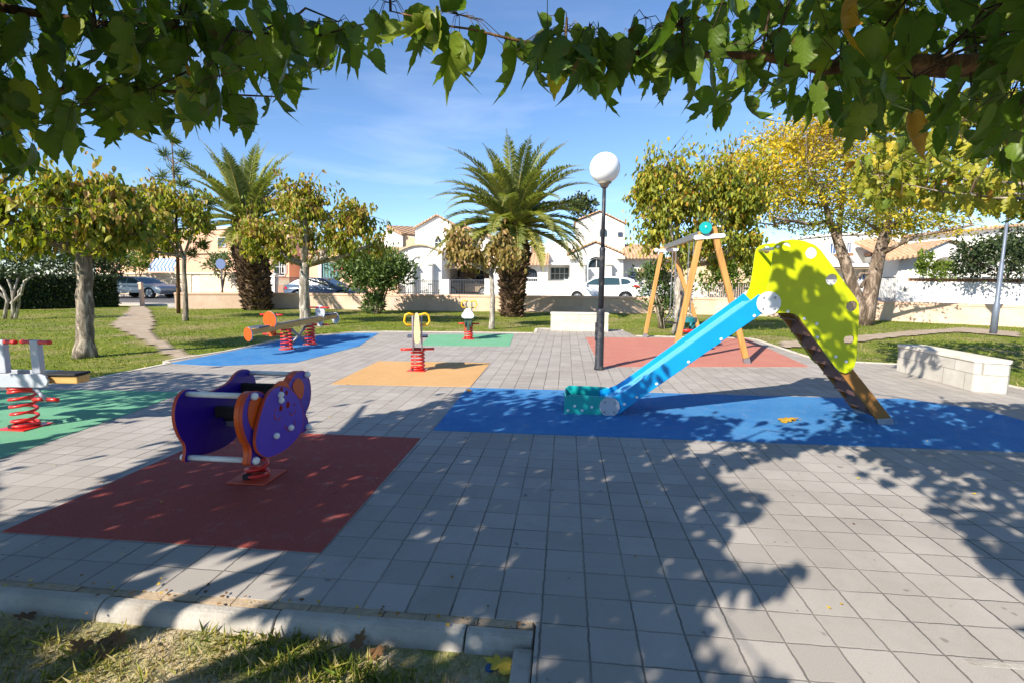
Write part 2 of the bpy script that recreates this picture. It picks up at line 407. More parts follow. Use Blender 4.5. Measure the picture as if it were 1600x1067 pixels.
PAV = [(-.1, -4), (9, -4), (9, 2.1), (9, 6.2), tuple(G(1600, 640)[:2]), (6.7, 7.35), (6.35, 10.0), tuple(G(1275, 563)[:2]), (4.98, 13.8), (4.9, 14.15), (3.2, 14.1), (1.95, 14.15), (1.78, 15.75), (-.85, 15.8), (-.82, 14.4),
       (-5.2, 14.0), (-6.0, 13.7), (-6.95, 12.1), (-6.93, 9.6), (-7.15, 8.3), tuple(G(268, 568)[:2]), tuple(G(140, 594)[:2]), (-8.6, 5.0), (-12, 3.2), (-12, 2.07), (-.1, 2.07)]
PAV = [tuple(float(q) for q in p) for p in PAV]
pav = sheet('paving', PAV, 0, M['paving'], th=.16); tag(pav, kind='structure')
simple('kerb_stone', (206, 196, 180), .85, .12, 9, bmp=.4, bscale=120, dirt=(120, 105, 90))
# pale edging strip along the lawn sides of the paving
def strip(poly, w, z0, z1, mb):
    for a, b in zip(poly[:-1], poly[1:]):
        a, b = np.array(a), np.array(b); d = (b-a)/np.linalg.norm(b-a); n = np.array([-d[1], d[0]])
        q = [a, b, b+n*w, a+n*w]
        mb.plate([tuple(p) for p in q] if True else q, (0, 0, z0), (1, 0, 0), (0, 1, 0), z1-z0)
mb = MB(); strip(PAV[4:12][::1], -.09, -.1, .012, mb); strip(PAV[12:16], -.09, -.1, .013, mb); strip(PAV[15:24], -.09, -.1, .011, mb)
tag(mb.build('kerb_edging', M['kerb_stone']), kind='structure')

# path across the lawn
t = NT('dirt_path'); f = t.noise(2.2, 7, .65)
t.pbr(t.ramp(f, [(.3, (.30, .23, .165)), (.7, (.46, .38, .29))]), .95, t.bump(t.noise(60, 4, .7), .5, .02), spec=.1); M['path'] = t.m
pp = [(242, 505), (236, 520), (262, 538), (310, 558), (285, 563), (262, 566), (236, 545), (205, 528), (165, 508), (178, 497), (195, 487), (200, 478), (226, 478), (236, 488)]
path = [tuple(float(v) for v in G(x, y)[:2]) for x, y in pp]
def ground_sheet(name, poly, off, mat, res=.5):
    """a sheet draped on the lawn, grid cells inside the outline"""
    P = np.array(poly); x0, y0 = P.min(0); x1, y1 = P.max(0); mb = MB()
    Xs = np.arange(x0, x1+res, res); Ys = np.arange(y0, y1+res, res)
    XX, YY = np.meshgrid(Xs, Ys); ok = inpoly(XX, YY, poly); ZZ = ground_z(XX, YY)+off; n = len(Xs)
    mb.add(np.stack([XX.ravel(), YY.ravel(), ZZ.ravel()], -1), [(j*n+i, j*n+i+1, (j+1)*n+i+1, (j+1)*n+i) for j in range(len(Ys)-1) for i in range(n-1) if ok[j, i] and ok[j, i+1] and ok[j+1, i]], 0, True)
    return mb.build(name, mat)
tag(ground_sheet('path', path, .035, M['path'], .18), kind='structure')
bare = [tuple(float(v) for v in G(x, y)[:2]) for x, y in [(1210, 533), (1290, 528), (1420, 517), (1500, 512), (1600, 520), (1600, 528), (1500, 520), (1420, 526), (1300, 540), (1215, 545)]]
tag(ground_sheet('path', bare, .034, M['path'], .15), kind='structure')

# front kerbs -------------------------------------------------------
t = NT('front_kerb'); f = t.noise(14, 6, .7)
col = t.ramp(f, [(.3, (.36, .33, .29)), (.7, (.58, .54, .48))]); col = t.mix(t.rng(t.noise(3.5, 8, .75), .5, .7, 0, .8), col, (.24, .20, .16))
t.pbr(col, .9, t.bump(t.noise(60, 6, .8), .8, .012), spec=.15); M['front_kerb'] = t.m
simple('mortar', (176, 156, 130), .95, .25, 30, bmp=.8, bscale=90)
KP = [(-.100, -.15), (.0, -.15), (.0, -.004), (-.008, .005), (-.040, .004), (-.056, -.001), (-.072, -.014), (-.088, -.036), (-.098, -.066)]   # (y offset, z) profile, rounded nose towards the lawn
def kerb(x0, x1, y, step=.72, nm='kerb'):
    mb = MB(); x = x0
    while x < x1-1e-3:
        e = min(x+step, x1); wob = rnd.uniform(-.006, .006)
        mb.plate([(p[0]+wob, p[1]+wob*.6) for p in KP], (x+.004, y, 0), (0, 1, 0), (0, 0, 1), e-x-.008); x = e
    o = mb.build(nm, M['front_kerb']); tag(o, kind='structure'); bevel(o, .008, 2)
    return o
kerb(-9.0, -.105, 2.02, .86); kerb(1.62, 9.0, 2.06, .86)
mb = MB(); x = -9.
while x < -.12:
    e = min(x+rnd.uniform(.17, .24), -.11); mb.bb(x, e-.006, 2.024+rnd.uniform(-.003, .003), 2.071, -.1, -.003-rnd.uniform(0, .008)); x = e
mb.bb(-9, -.11, 2.022, 2.069, -.12, -.016); tag(mb.build('kerb_mortar', M['mortar']), kind='structure')
mb = MB(); mb.bb(-.185, -.105, -3.5, 1.915, -.16, -.012); mb.bb(1.62, 1.70, -3.5, 1.955, -.16, -.012); o = mb.build('kerb_return', M['front_kerb']); tag(o, kind='structure'); bevel(o, .008)

# rubber safety mats -------------------------------------------------
def rubber(name, c, c2):
    t = NT(name); f = t.noise(150, 5, .95); g = t.noise(1.4, 8, .72)
    col = t.ramp(f, [(.34, tuple(v*.55 for v in lin(c))), (.5, lin(c)), (.66, tuple(min(1, v*1.5+.03) for v in lin(c)))])
    col = t.mix(t.rng(g, .40, .7, 0, .65), col, lin(c2)); col = t.mix(t.math('MULTIPLY', t.rng(t.noise(6, 7, .8), .54, .72), .32), col, (.38, .34, .30))
    t.pbr(col, .9, t.bump(f, .8, .006), spec=.2); M[name] = t.m
rubber('rubber_red', (164, 78, 70), (150, 76, 70)); rubber('rubber_blue', (52, 116, 174), (84, 144, 190)); rubber('rubber_orange', (194, 152, 100), (206, 166, 116))
rubber('rubber_green', (102, 162, 126), (118, 172, 140)); rubber('rubber_salmon', (178, 114, 100), (190, 130, 114))
def gp(l): return [tuple(float(v) for v in G(x, y)[:2]) for x, y in l]
MATS = [('rubber_mat', 'rubber_red', [(-3.29, 2.48), (-1.32, 2.49), (-1.35, 4.53), (-3.31, 4.53)], 'dark red rubber mat under the purple spring rider', .005),
  ('rubber_mat', 'rubber_blue', [(-1.3, 4.8), (5.3, 4.88), (5.1, 6.0), (5.05, 6.5), (4.44, 7.0), (4.0, 6.93), (-1.35, 6.84)], 'long blue rubber mat under the slide, speckled with leaf shade', .005),
  ('rubber_mat', 'rubber_orange', gp([(517, 600), (735, 604), (766, 567), (592, 564)]), 'orange yellow rubber mat under the grey board spring rider', .005),
  ('rubber_mat', 'rubber_green', gp([(657, 540), (796, 541), (803, 522), (672, 523)]), 'small pale green rubber mat in the far back row of the paving', .005),
  ('rubber_mat', 'rubber_green', [(-4.62, 3.4), (-4.8, 5.0), (-5.0, 6.0), (-5.7, 6.0), (-7.4, 5.85), (-7.4, 3.3)], 'green rubber mat at the left edge under the four seat spring rider', .005),
  ('rubber_mat', 'rubber_salmon', gp([(915, 527), (938, 573), (1264, 573), (1166, 529)]), 'salmon pink rubber mat under the wooden swing', .005),
  ('rubber_mat', 'rubber_blue', [(-6.92, 8.05), (-6.86, 9.6), (-6.85, 12.0), (-5.95, 13.4), (-5.2, 13.55), (-4.62, 10.8), (-4.82, 8.5), (-5.9, 7.95)], 'blue rubber mat by the lawn under the seesaw', .005)]
for n, m, poly, lab, z in MATS:
    o = sheet(n, poly, z, M[m], th=.012); tag(o, lab, 'safety mat', 'rubber safety mats on the paving')

# concrete block benches ---------------------------------------------
def blockmat(name, bw, bh, c, along='x'):
    t = NT(name); s = t.n('ShaderNodeSeparateXYZ'); t.l(t.obj(), s.inputs[0])
    cmb = t.n('ShaderNodeCombineXYZ'); t.l(s.outputs[0] if along == 'x' else s.outputs[1], cmb.inputs[0]); t.l(s.outputs[2], cmb.inputs[1])
    br = t.n('ShaderNodeTexBrick'); t.l(cmb.outputs[0], br.inputs['Vector']); br.inputs['Scale'].default_value = 1; br.inputs['Brick Width'].default_value = bw; br.inputs['Row Height'].default_value = bh
    br.inputs['Mortar Size'].default_value = .006; br.offset = .5
    br.inputs['Color1'].default_value = (*[v*.95 for v in lin(c)], 1); br.inputs['Color2'].default_value = (*[v*1.03 for v in lin(c)], 1); br.inputs['Mortar'].default_value = (*[v*.6 for v in lin(c)], 1)
    col = t.mix(1., br.outputs[0], t.ramp(t.noise(3.5, 7, .65), [(.3, (.84, .83, .81)), (.65, (1.06, 1.06, 1.05))]), 'MULTIPLY')
    h = t.math('SUBTRACT', t.math('MULTIPLY', t.noise(120, 3), .25), br.outputs['Fac'])
    t.pbr(col, .9, t.bump(h, .5, .008), spec=.2); M[name] = t.m
blockmat('block_cream', .42, .275, (206, 198, 182)); blockmat('block_cream_y', .42, .25, (186, 182, 174), 'y')
simple('concrete_cap', (214, 206, 192), .85, .12, 6, bmp=.4, bscale=90, dirt=(150, 138, 122))
b = thing('block_bench', 'low cream concrete block bench behind the tall globe lamp post', 'bench', (.42, 15.4, 0), group='concrete block benches')
mb = MB(); mb.bb(-.86, .86, -.22, .22, -.05, .50); bevel(mb.build('bench_body', M['block_cream'], b, True), .01)
mb = MB(); mb.bb(-.875, .875, -.235, .235, .502, .545); bevel(mb.build('bench_top', M['concrete_cap'], b, True), .01)
b = thing('block_bench', 'pale concrete block bench on the right with leaf shade over its flat top', 'bench', (6.07, 8.42, 0), group='concrete block benches')
mb = MB(); mb.plate([(-.33, .87), (-.33, -.78), (-.27, -.84), (.0, -.93), (.06, -.88), (.06, .87)], (0, 0, -.05), (1, 0, 0), (0, 1, 0), .465); bevel(mb.build('bench_body', M['block_cream_y'], b, True), .012)
mb = MB(); mb.plate([(-.345, .885), (-.345, -.785), (-.275, -.853), (.003, -.946), (.075, -.885), (.075, .885)], (0, 0, .417), (1, 0, 0), (0, 1, 0), .05); bevel(mb.build('bench_top', M['concrete_cap'], b, True), .012)

# park wall, road ---------------------------------------------------
t = NT('park_wall'); f = t.noise(1.8, 7, .65)
col = t.ramp(f, [(.3, (.56, .40, .29)), (.7, (.72, .54, .42))]); col = t.mix(t.rng(t.noise(1.1, 7, .7, t.scaled((1, 1, .35))), .57, .66, 0, .75), col, (.50, .44, .38))
t.pbr(col, .92, t.bump(t.noise(50, 4), .3, .01), spec=.15); M['park_wall'] = t.m
simple('park_wall_cap', (226, 186, 160), .85, .12, 4, bmp=.2, dirt=(170, 140, 120))
def polywall(name, pts, z0, z1, th, mat, mb=None):
    pts = [np.array(p, float) for p in pts]; n = len(pts); off = []
    for i in range(n):
        d = pts[min(i+1, n-1)]-pts[max(i-1, 0)]; d /= np.linalg.norm(d); off.append(np.array([-d[1], d[0]]))
    poly = [tuple(p) for p in pts]+[tuple(p+o*th) for p, o in zip(pts[::-1], off[::-1])]
    own = mb is None; mb = mb or MB(); mb.plate(poly, (0, 0, z0), (1, 0, 0), (0, 1, 0), z1-z0)
    return mb
WPTS = [(-18.9, 22.6), (-15.5, 24.0), (-12, 24.4), (-6, 24.5), (0, 24.6), (7, 24.6), (11, 23.5), (14.2, 21.6), (17, 19.4), (22, 15.5), (26, 12)]
wall = thing('park_wall', 'long low salmon rendered wall with pale cap along the back of the lawn', 'wall', (0, 24.6, 0))
polywall('', WPTS, -.2, .66, .22, None).build('wall_body', M['park_wall'], wall)
q = polywall('', [(x, y-.03) for x, y in WPTS], .663, .77, .28, None).build('wall_cap', M['park_wall_cap'], wall); bevel(q, .012)
simple('asphalt', (84, 84, 88), .9, .2, 3, bmp=.5, bscale=150)
simple('sidewalk', (186, 178, 168), .9, .12, 3, bmp=.3, bscale=80)
RP = [(-60, 26.2), (7.5, 26.2), (12, 25), (15.6, 22.8), (18.6, 20.6), (24, 16), (40, 3), (46, 8), (30, 21), (24, 26.5), (18, 31.2), (-60, 31.2)]
o = sheet('road', RP, .2, M['asphalt'], th=.3); tag(o, kind='structure')
o = sheet('pavement', [(-70, 31.2), (18, 31.2), (24, 26.5), (30, 21), (50, 6), (60, 14), (36, 40), (-70, 40)], .31, M['sidewalk'], th=.4); tag(o, kind='structure')
o = sheet('pavement', [(-60, 24.9), (-21, 24.9), (-19.4, 22.7), (-18.2, 23.4), (-15, 24.35), (-6, 24.78), (7, 24.9), (7.5, 26.2), (-60, 26.2)], .06, M['sidewalk'], th=.2); tag(o, kind='structure')
# ================================================================== PLAY EQUIPMENT
def plastic(name, c, rough=.35, coat=0., var=.06):
    t = NT(name); c = lin(c); col = t.ramp(t.noise(5, 5, .6), [(.3, tuple(v*(1-var) for v in c)), (.7, tuple(min(1, v*(1+var)) for v in c))])
    sm = t.rng(t.noise(28, 6, .75), .58, .8, 0, .22); col = t.mix(sm, col, tuple(v*.7+.03 for v in c))
    t.pbr(col, t.rng(t.noise(40, 4), .3, .7, rough-.06, rough+.12), t.bump(t.noise(400, 2), .06, .002), spec=.45, coat=coat); M[name] = t.m
plastic('lime_panel', (182, 194, 6)); plastic('blue_panel', (0, 142, 208)); plastic('chute_blue', (98, 176, 226), .35); plastic('teal_panel', (18, 160, 160))
plastic('white_plastic', (226, 228, 228), .4); plastic('grey_plastic', (176, 182, 192), .4); plastic('purple_panel', (92, 62, 178), .4); plastic('orange_panel', (208, 84, 16), .4)
plastic('ear_purple', (78, 50, 160), .4); plastic('navy_panel', (48, 22, 150), .4); plastic('orange_edge', (190, 72, 44), .5); plastic('red_paint', (206, 40, 32), .35, .3); plastic('black_rubber', (30, 30, 34), .75); plastic('yellow_tube', (238, 180, 20), .35)
plastic('lilac_board', (150, 140, 160), .5); plastic('tan_board', (226, 204, 160), .5); plastic('slate_board', (76, 84, 98), .5); plastic('seat_teal', (20, 110, 120), .45); plastic('dark_green_board', (50, 80, 74), .5)
plastic('face_white', (222, 226, 226), .45); plastic('ball_white', (232, 232, 232), .35); plastic('tread_dark', (92, 66, 62), .55)
simple('steel', (168, 172, 178), .38, .1, 20, metal=.8); simple('steel_plate', (150, 148, 150), .45, .12, 12, metal=.6)
def wood(name, c, axis=(1, 1, .06)):
    t = NT(name); c = lin(c); f = t.noise(18, 6, .65, t.scaled(axis), .5); g = t.noise(4, 4, .6, t.scaled(axis))
    col = t.ramp(f, [(.28, tuple(v*.62 for v in c)), (.5, c), (.75, tuple(min(1, v*1.2) for v in c))]); col = t.mix(t.rng(g, .5, .75, 0, .5), col, tuple(v*.6 for v in c))
    t.pbr(col, .6, t.bump(f, .25, .004), spec=.35); M[name] = t.m
wood('wood', (188, 140, 78)); wood('wood_dark', (150, 104, 50), (.2, 1, .2)); wood('wood_x', (200, 156, 92), (.06, 1, 1)); wood('wood_brown', (96, 62, 40), (.2, 1, .2))

# ---------------------------------------------------------------- slide
Y0, Y1 = 5.62, 6.16       # outer faces of near and far side
TH = .02
slide = thing('slide', 'blue playground slide with lime yellow side panels, turquoise end box and steep ladder', 'slide', (1.7, 5.9, 0))
def xz(pts, Y=Y0): return [(float(W(x, y, Y)[0]), float(W(x, y, Y)[2])) for x, y in pts]
def yplate(mb, out, y, th, holes=(), mi=0, edge=None): return mb.plate(out, (0, y+th, 0), (1, 0, 0), (0, 0, 1), th, holes, mi, edge)   # normal (x cross z) = -y : from y+th towards y
rail = xz(crop(860, 440, 4.2105, [(340, 775), (400, 762), (458, 742), (530, 697), (760, 532), (1315, 135), (1380, 85), (1440, 150), (1430, 205), (1390, 218), (600, 765), (520, 822), (455, 872), (400, 888), (345, 870)]))
ch = xz(crop(860, 440, 4.2105, [(458, 742), (530, 697), (1315, 135)]))
box = xz(crop(870, 580, 11.854, [(134, 640), (138, 585), (146, 540), (160, 500), (180, 468), (208, 446), (245, 434), (320, 438), (890, 465), (1010, 482), (1000, 822), (800, 818), (480, 797), (150, 785), (134, 700)]))
panel_px = [(243, 86), (262, 68), (290, 56), (340, 50), (405, 59), (460, 80), (492, 108), (560, 200), (678, 362), (694, 392), (698, 440), (692, 560), (682, 695), (672, 732), (652, 757), (622, 768), (592, 757), (572, 738), (470, 600), (374, 468), (352, 452), (325, 446), (262, 446), (215, 440), (170, 400), (166, 372), (188, 345), (204, 310), (214, 265), (226, 190), (235, 120)]
panel = xz(crop(1140, 360, 3.4423, panel_px))
hol_px = [(306, 90, 19), (440, 123, 26), (550, 266, 26), (658, 409, 25), (643, 588, 23)]
holes = []
for hx, hy, hr in hol_px:
    (c0x, c0z), = xz(crop(1140, 360, 3.4423, [(hx, hy)])); holes.append(circ(c0x, c0z, hr/3.4423*6.05/FPX, 20))
for k, (ya, nm) in enumerate(((Y0+.022, 'side_rail'), (Y1-TH-.022, 'side_rail'))):
    o = yplate(MB(), rail, ya, TH).build('side_rail', M['blue_panel'], slide); bevel(o, .004)
for ya in (Y0, Y1-TH):
    bevel(yplate(MB(), panel, ya, TH, holes).build('side_panel', M['lime_panel'], slide), .004)
for ya in (Y0, Y1-TH):
    bevel(yplate(MB(), box, ya, TH).build('end_box_side', M['teal_panel'], slide), .004)
# curved end plate and floor of the end box
bx0 = min(p[0] for p in box); bz1 = max(p[1] for p in box)
mb = MB(); prof = [(bx0+.30, .055), (bx0+.10, .058), (bx0+.045, .08), (bx0+.025, .13), (bx0+.02, bz1-.03), (bx0+.006, bz1-.03), (bx0+.006, .02), (bx0+.30, .02)]
yplate(mb, prof, Y0+TH+.001, Y1-Y0-2*TH-.002); mb.build('end_plate', M['teal_panel'], slide)
# chute : curved sheet between the rails, a hand below their top edges
d0 = np.array(ch[1]); d1 = np.array(ch[2]); dd = (d1-d0)/np.linalg.norm(d1-d0); nn = np.array([dd[1], -dd[0]])
c0 = d0+nn*.055; c1 = d1+nn*.055
path2 = [(bx0+.30, .066), (bx0+.44, .072), (c0[0]-.10, c0[1]-.055), (c0[0]-.03, c0[1]-.015), tuple(c0+dd*.06), tuple(c1-dd*.05), (c1[0]+.05, c1[1]+.03), (c1[0]+.14, c1[1]+.042), (c1[0]+.36, c1[1]+.042)]
low = [(p[0]+.006, p[1]-.02) for p in path2[::-1]]
mb = MB(); yplate(mb, path2+low, Y0+.044, Y1-Y0-.088); o = mb.build('chute', M['chute_blue'], slide)
# big white joint discs and their bolts
DB = bolt_mesh(.017, (0, -1, 0)); DB.materials.append(M['ball_white']); SB = bolt_mesh(.014, (0, -1, 0)); SB.materials.append(M['steel'])
def add_bolt(me, x, y, z, parent, name='bolt', flip=False):
    o = bpy.data.objects.new(name, me); COL.objects.link(o); o.parent = parent; r = rootof(parent); o.location = (x-r.location[0], y-r.location[1], z-r.location[2])
    if flip: o.rotation_euler = (0, 0, math.pi)
    return o
for (dx, dy, dr, mt) in ((952.3, 634.8, .112, 'grey_plastic'), (1200.8, 474, .122, 'white_plastic')):
    (cx, cz), = xz([(dx, dy)])
    for yy in (Y0-.014, Y1-.002):
        o = yplate(MB(), circ(cx, cz, dr, 40), yy, .014+.002).build('joint_disc', M[mt], slide); bevel(o, .004)
        for a in range(4):
            if yy < Y0: add_bolt(SB, cx+dr*.68*math.cos(R(45+90*a)), Y0-.014, cz+dr*.68*math.sin(R(45+90*a)), slide)
bl = crop(860, 440, 4.2105, [(1347, 228), (1128, 381), (912, 530), (703, 674), (570, 762), (489, 808)])+crop(870, 580, 11.854, [(205, 720), (335, 640), (468, 722), (648, 660)])
bl += crop(1140, 360, 3.4423, [(260, 90), (313, 437), (402, 476), (469, 503), (472, 575), (571, 678), (627, 704)])
for p in bl:
    (bx, bz), = xz([p]); add_bolt(DB, bx, Y0+(.022 if p[0] < 1190 and p[1] > 480 and p[0] > 975 else 0), bz, slide)
# grab bar between the panels
(gx0, gz0), = xz(crop(1140, 360, 3.4423, [(262, 95)])); (gx1, gz1), = xz(crop(1140, 360, 3.4423, [(243, 150)]))
MB().tube([(gx0, Y0+.01, gz0), (gx0, Y1-.01, gz0)], .017, 12).build('grab_bar', M['steel'], slide)
# ladder
st_px = [(350, 452), (790, 1015), (872, 1008), (662, 742), (455, 455)]
st = xz(crop(1140, 360, 3.4423, st_px), Y0+.03); ft = xz(crop(1140, 360, 3.4423, [(788, 1012), (874, 1005), (884, 1042), (800, 1046)]), Y0+.03)
for ya in (Y0+.026, Y1-.066):
    bevel(yplate(MB(), st, ya, .04).build('stringer', M['wood_dark'], slide), .006)
    bevel(yplate(MB(), ft, ya-.004, .048).build('stringer_foot', M['steel'], slide), .003)
a0 = np.array(st[0]); a1 = np.array(st[1]); NSTEP = 7
for k in range(NSTEP):
    t0 = a0+(a1-a0)*(k+.35)/NSTEP; t1 = a0+(a1-a0)*(k+1.35)/NSTEP
    if k == NSTEP-1: t1 = a1*.98+t0*.02
    mb = MB(); ya, yb = Y0+.067, Y1-.068
    mb.bb(t0[0]-.015, t0[0]+.13, ya, yb, t0[1]-.02, t0[1])        # tread
    mb.bb(t0[0]+.116, t0[0]+.13, ya, yb, t1[1]+.001, t0[1]-.021)   # riser
    mb.build('step', M['tread_dark'], slide)
# floor of the tower
mb = MB(); zt = c1[1]+.03; mb.bb(c1[0]+.14, a0[0]+.12, Y0+.067, Y1-.068, zt-.03, zt-.002); mb.build('platform', M['tread_dark'], slide)

# ---------------------------------------------------------------- swing
sw = thing('swing_set', 'wooden swing frame with grey beam and turquoise end disc on the salmon mat', 'swing', (2.9, 11.8, 0))
HT = 2.44
A1 = np.array([2.55, 9.72]); A2 = np.array([2.62, 13.9])
for (ax, ay), fl, fr in ((A1, 2.07, 3.37), (A2, 2.17, 3.62)):
    for fx, sgn in ((fl, -1), (fr, 1)):
        top = np.array([ax+sgn*.10, ay, HT+.06 if sgn > 0 else HT-.03]); bot = np.array([fx, ay, .10])
        mb = MB(); d, u, v = frame(top-bot); u = np.array([0, 1., 0]); v = np.cross(d, u)
        w = .05; vs = []
        for p in (bot, top):
            for a, b2 in ((-1, -1), (1, -1), (1, 1), (-1, 1)): vs.append(p+u*a*w+v*b2*w)
        mb.add(vs, [(3, 2, 1, 0), (4, 5, 6, 7), (0, 1, 5, 4), (1, 2, 6, 5), (2, 3, 7, 6), (3, 0, 4, 7)])
        leg = mb.build('leg', M['wood'], sw); bevel(leg, .012)
        f0 = bot-d*.11; vs = []
        for p in (f0, bot-d*.004):
            for a, b2 in ((-1, -1), (1, -1), (1, 1), (-1, 1)): vs.append(p+u*a*(w+.004)+v*b2*(w+.004))
        bevel(MB().add(vs, [(3, 2, 1, 0), (4, 5, 6, 7), (0, 1, 5, 4), (1, 2, 6, 5), (2, 3, 7, 6), (3, 0, 4, 7)]).build('leg_foot', M['steel'], leg), .004)
    # cross plate and pivots
    yb = ay-.075
    mb = MB(); pl = [(-.25, -.04), (.25, .0), (.275, .02), (.275, .06), (.25, .08), (-.25, .045), (-.275, .025), (-.275, -.02)]
    mb.plate([(ax+p[0]+.03, HT-.14+p[1]) for p in pl], (0, yb+.022, 0), (1, 0, 0), (0, 0, 1), .022); bevel(mb.build('cross_plate', M['white_plastic'], sw), .006)
mb = MB(); bm = A2-A1; L_ = np.linalg.norm(bm); bd = bm/L_
p0 = np.array([*(A1-bd*.02), HT-.03]); p1 = np.array([*(A2+bd*.10), HT-.03]); d, u, v = frame(p1-p0); u = np.array([-bd[1], bd[0], 0])*-1; v = np.array([0, 0, 1.]); vs = []
for p in (p0, p1):
    for a, b2 in ((-1, -1), (1, -1), (1, 1), (-1, 1)): vs.append(p+u*a*.05+v*b2*.06)
bevel(mb.add(vs, [(0, 1, 2, 3), (7, 6, 5, 4), (4, 5, 1, 0), (5, 6, 2, 1), (6, 7, 3, 2), (7, 4, 0, 3)]).build('top_beam', M['steel'], sw), .008)
o = yplate(MB(), circ(A1[0]-.06, HT+.03, .108, 36), A1[1]-.13, .05).build('end_disc', M['teal_panel'], sw); bevel(o, .008)
add_bolt(DB, A1[0]-.06, A1[1]-.13, HT+.05, sw); add_bolt(DB, A1[0]+.20, A1[1]-.075, HT+.06, sw)
MB().sph((A2[0]-.26, A2[1]-.06, HT-.12), .06, 14, 10).build('pivot_cap', M['white_plastic'], sw)
def swing_seat(y, zs, cradle, group):
    c = A1+bd*(y-A1[1]); t = thing('cradle_swing' if cradle else 'flat_swing', 'teal and red toddler cradle seat hanging on chains from the swing beam' if cradle else 'flat dark rubber swing seat hanging behind the cradle seat', 'swing seat', (c[0], c[1], zs))
    for s in (-1, 1):
        mb = MB(); cx, cy = c+bd*s*.21
        n = int((HT-.09-zs-.16)/.045)
        for k in range(n):
            z = zs+.16+k*.045
            if k % 2: mb.bb(cx-.005, cx+.005, cy-.012, cy+.012, z-.005, z+.05)
            else: mb.bb(cx-.012, cx+.012, cy-.005, cy+.005, z-.005, z+.05)
        mb.tube([(cx, cy, zs+.17), (*(c+bd*s*.19+np.array([-.13, .03])), zs+.02)], .006, 6); mb.tube([(cx, cy, zs+.17), (*(c+bd*s*.19+np.array([.13, -.03])), zs+.02)], .006, 6)
        mb.build('chain', M['steel'], t)
    if cradle:
        mb = MB(); 
        for k in range(28):
            a0, a1 = 2*math.pi*k/28, 2*math.pi*(k+1)/28
            r0, r1 = .19, .155
            pa = [(c[0]+r0*math.cos(a), c[1]+r0*1.1*math.sin(a)) for a in (a0, a1)]; pi = [(c[0]+r1*math.cos(a), c[1]+r1*1.1*math.sin(a)) for a in (a0, a1)]
            mb.add([(*pa[0], zs-.02), (*pa[1], zs-.02), (*pa[1], zs+.07), (*pa[0], zs+.07), (*pi[0], zs-.02), (*pi[1], zs-.02), (*pi[1], zs+.07), (*pi[0], zs+.07)], [(0, 1, 2, 3), (5, 4, 7, 6), (3, 2, 6, 7), (1, 0, 4, 5)])
        mb.build('seat_ring', M['seat_teal'], t)
        mb = MB()
        for k in range(4):
            a = R(45+90*k); mb.tube([(c[0]+.17*math.cos(a), c[1]+.18*math.sin(a), zs), (c[0]+.11*math.cos(a), c[1]+.11*math.sin(a), zs-.19)], .03, 8)
        mb.build('leg_strap', M['seat_teal'], t)
        mb = MB(); mb.tube([(c[0], c[1], zs-.235), (c[0], c[1], zs-.22), (c[0], c[1], zs-.17)], [.11, .15, .155], 20); mb.build('seat_base', M['red_paint'], t)
    else:
        mb = MB(); mb.box((c[0], c[1], zs), (.17, .44, .035)); bevel(mb.build('seat', M['black_rubber'], t), .012)
swing_seat(10.95, .68, True, None); swing_seat(12.75, .50, False, None)

# ---------------------------------------------------------------- springs
def spring(root, x, y, r, z0, z1, turns, wr, plate=.16, pm='red_paint', sq=True):
    mb = MB()
    if sq: mb.bb(x-plate, x+plate, y-plate, y+plate, .006, .016)
    else: mb.tube([(x, y, .006), (x, y, .02)], [plate, plate*.96], 24)
    bevel(mb.build('base_plate', M[pm], root), .003)
    mb = MB(); mb.coil((x, y), r, z0, z1, turns, wr); mb.coil((x, y), r, z0, z0+wr*.5, 1, wr); mb.coil((x, y), r, z1-wr*.5, z1, 1, wr); mb.build('spring', M['red_paint'], root)
    mb = MB()
    a = 240; mb.bb(x+r*math.cos(R(a))-.025, x+r*math.cos(R(a))+.025, y+r*math.sin(R(a))-.02, y+r*math.sin(R(a))+.02, .016, z0+wr*1.4)
    mb.build('spring_clamp', M['black_rubber'], root)

# ---------------------------------------------------------------- purple spring rider (two panels, bars between)
rd = thing('spring_rider', 'purple and orange animal faced spring rider with white grab bars on the dark red mat', 'spring rider', (-2.33, 3.48, 0), group='spring riders on the rubber mats')
XF = -2.04                                     # outer face of the ear panel
def yzp(pts, X): return [(float(U(x, y, X)[1]), float(U(x, y, X)[2])) for x, y in pts]
def xplate(mb, out, x, th, holes=(), mi=0, edge=None): return mb.plate(out, (x, 0, 0), (0, 1, 0), (0, 0, 1), th, holes, mi, edge)
c5 = lambda pts: crop(250, 560, 5.08, pts)
face = smoothpoly(yzp(c5([(838, 300), (900, 225), (985, 212), (1065, 262), (1115, 345), (1142, 455), (1132, 550), (1088, 635), (1000, 722), (900, 775), (845, 788), (785, 760), (752, 690), (760, 580), (790, 450)]), XF+.03), 2)
ears = smoothpoly(yzp(c5([(770, 255), (715, 265), (672, 330), (650, 430), (655, 545), (690, 655), (722, 695), (728, 760), (712, 850), (752, 842), (778, 800), (900, 770), (1030, 690), (1092, 590), (1140, 588), (1165, 560), (1178, 520), (1172, 480), (1148, 440), (1185, 370), (1200, 280), (1190, 170), (1155, 100), (1110, 92), (1060, 130), (1020, 205), (930, 260), (850, 310), (825, 275)]), XF), 2)
ym = sum(p[0] for p in ears)/len(ears)
face_m = M['purple_panel']
o = xplate(MB(), ears, XF-.022, .022, (), 0, 1).build('ear_panel', [M['ear_purple'], M['orange_edge']], rd); bevel(o, .003)
ear2 = [(p[0], p[1]) for p in ears]
o = xplate(MB(), ear2, XF-.058, .034, (), 0, 0).build('backing_panel', M['orange_panel'], rd); bevel(o, .003)
o = xplate(MB(), ear2, -2.53, .024, (), 0, 1).build('tail_panel', [M['navy_panel'], M['orange_edge']], rd); bevel(o, .003)
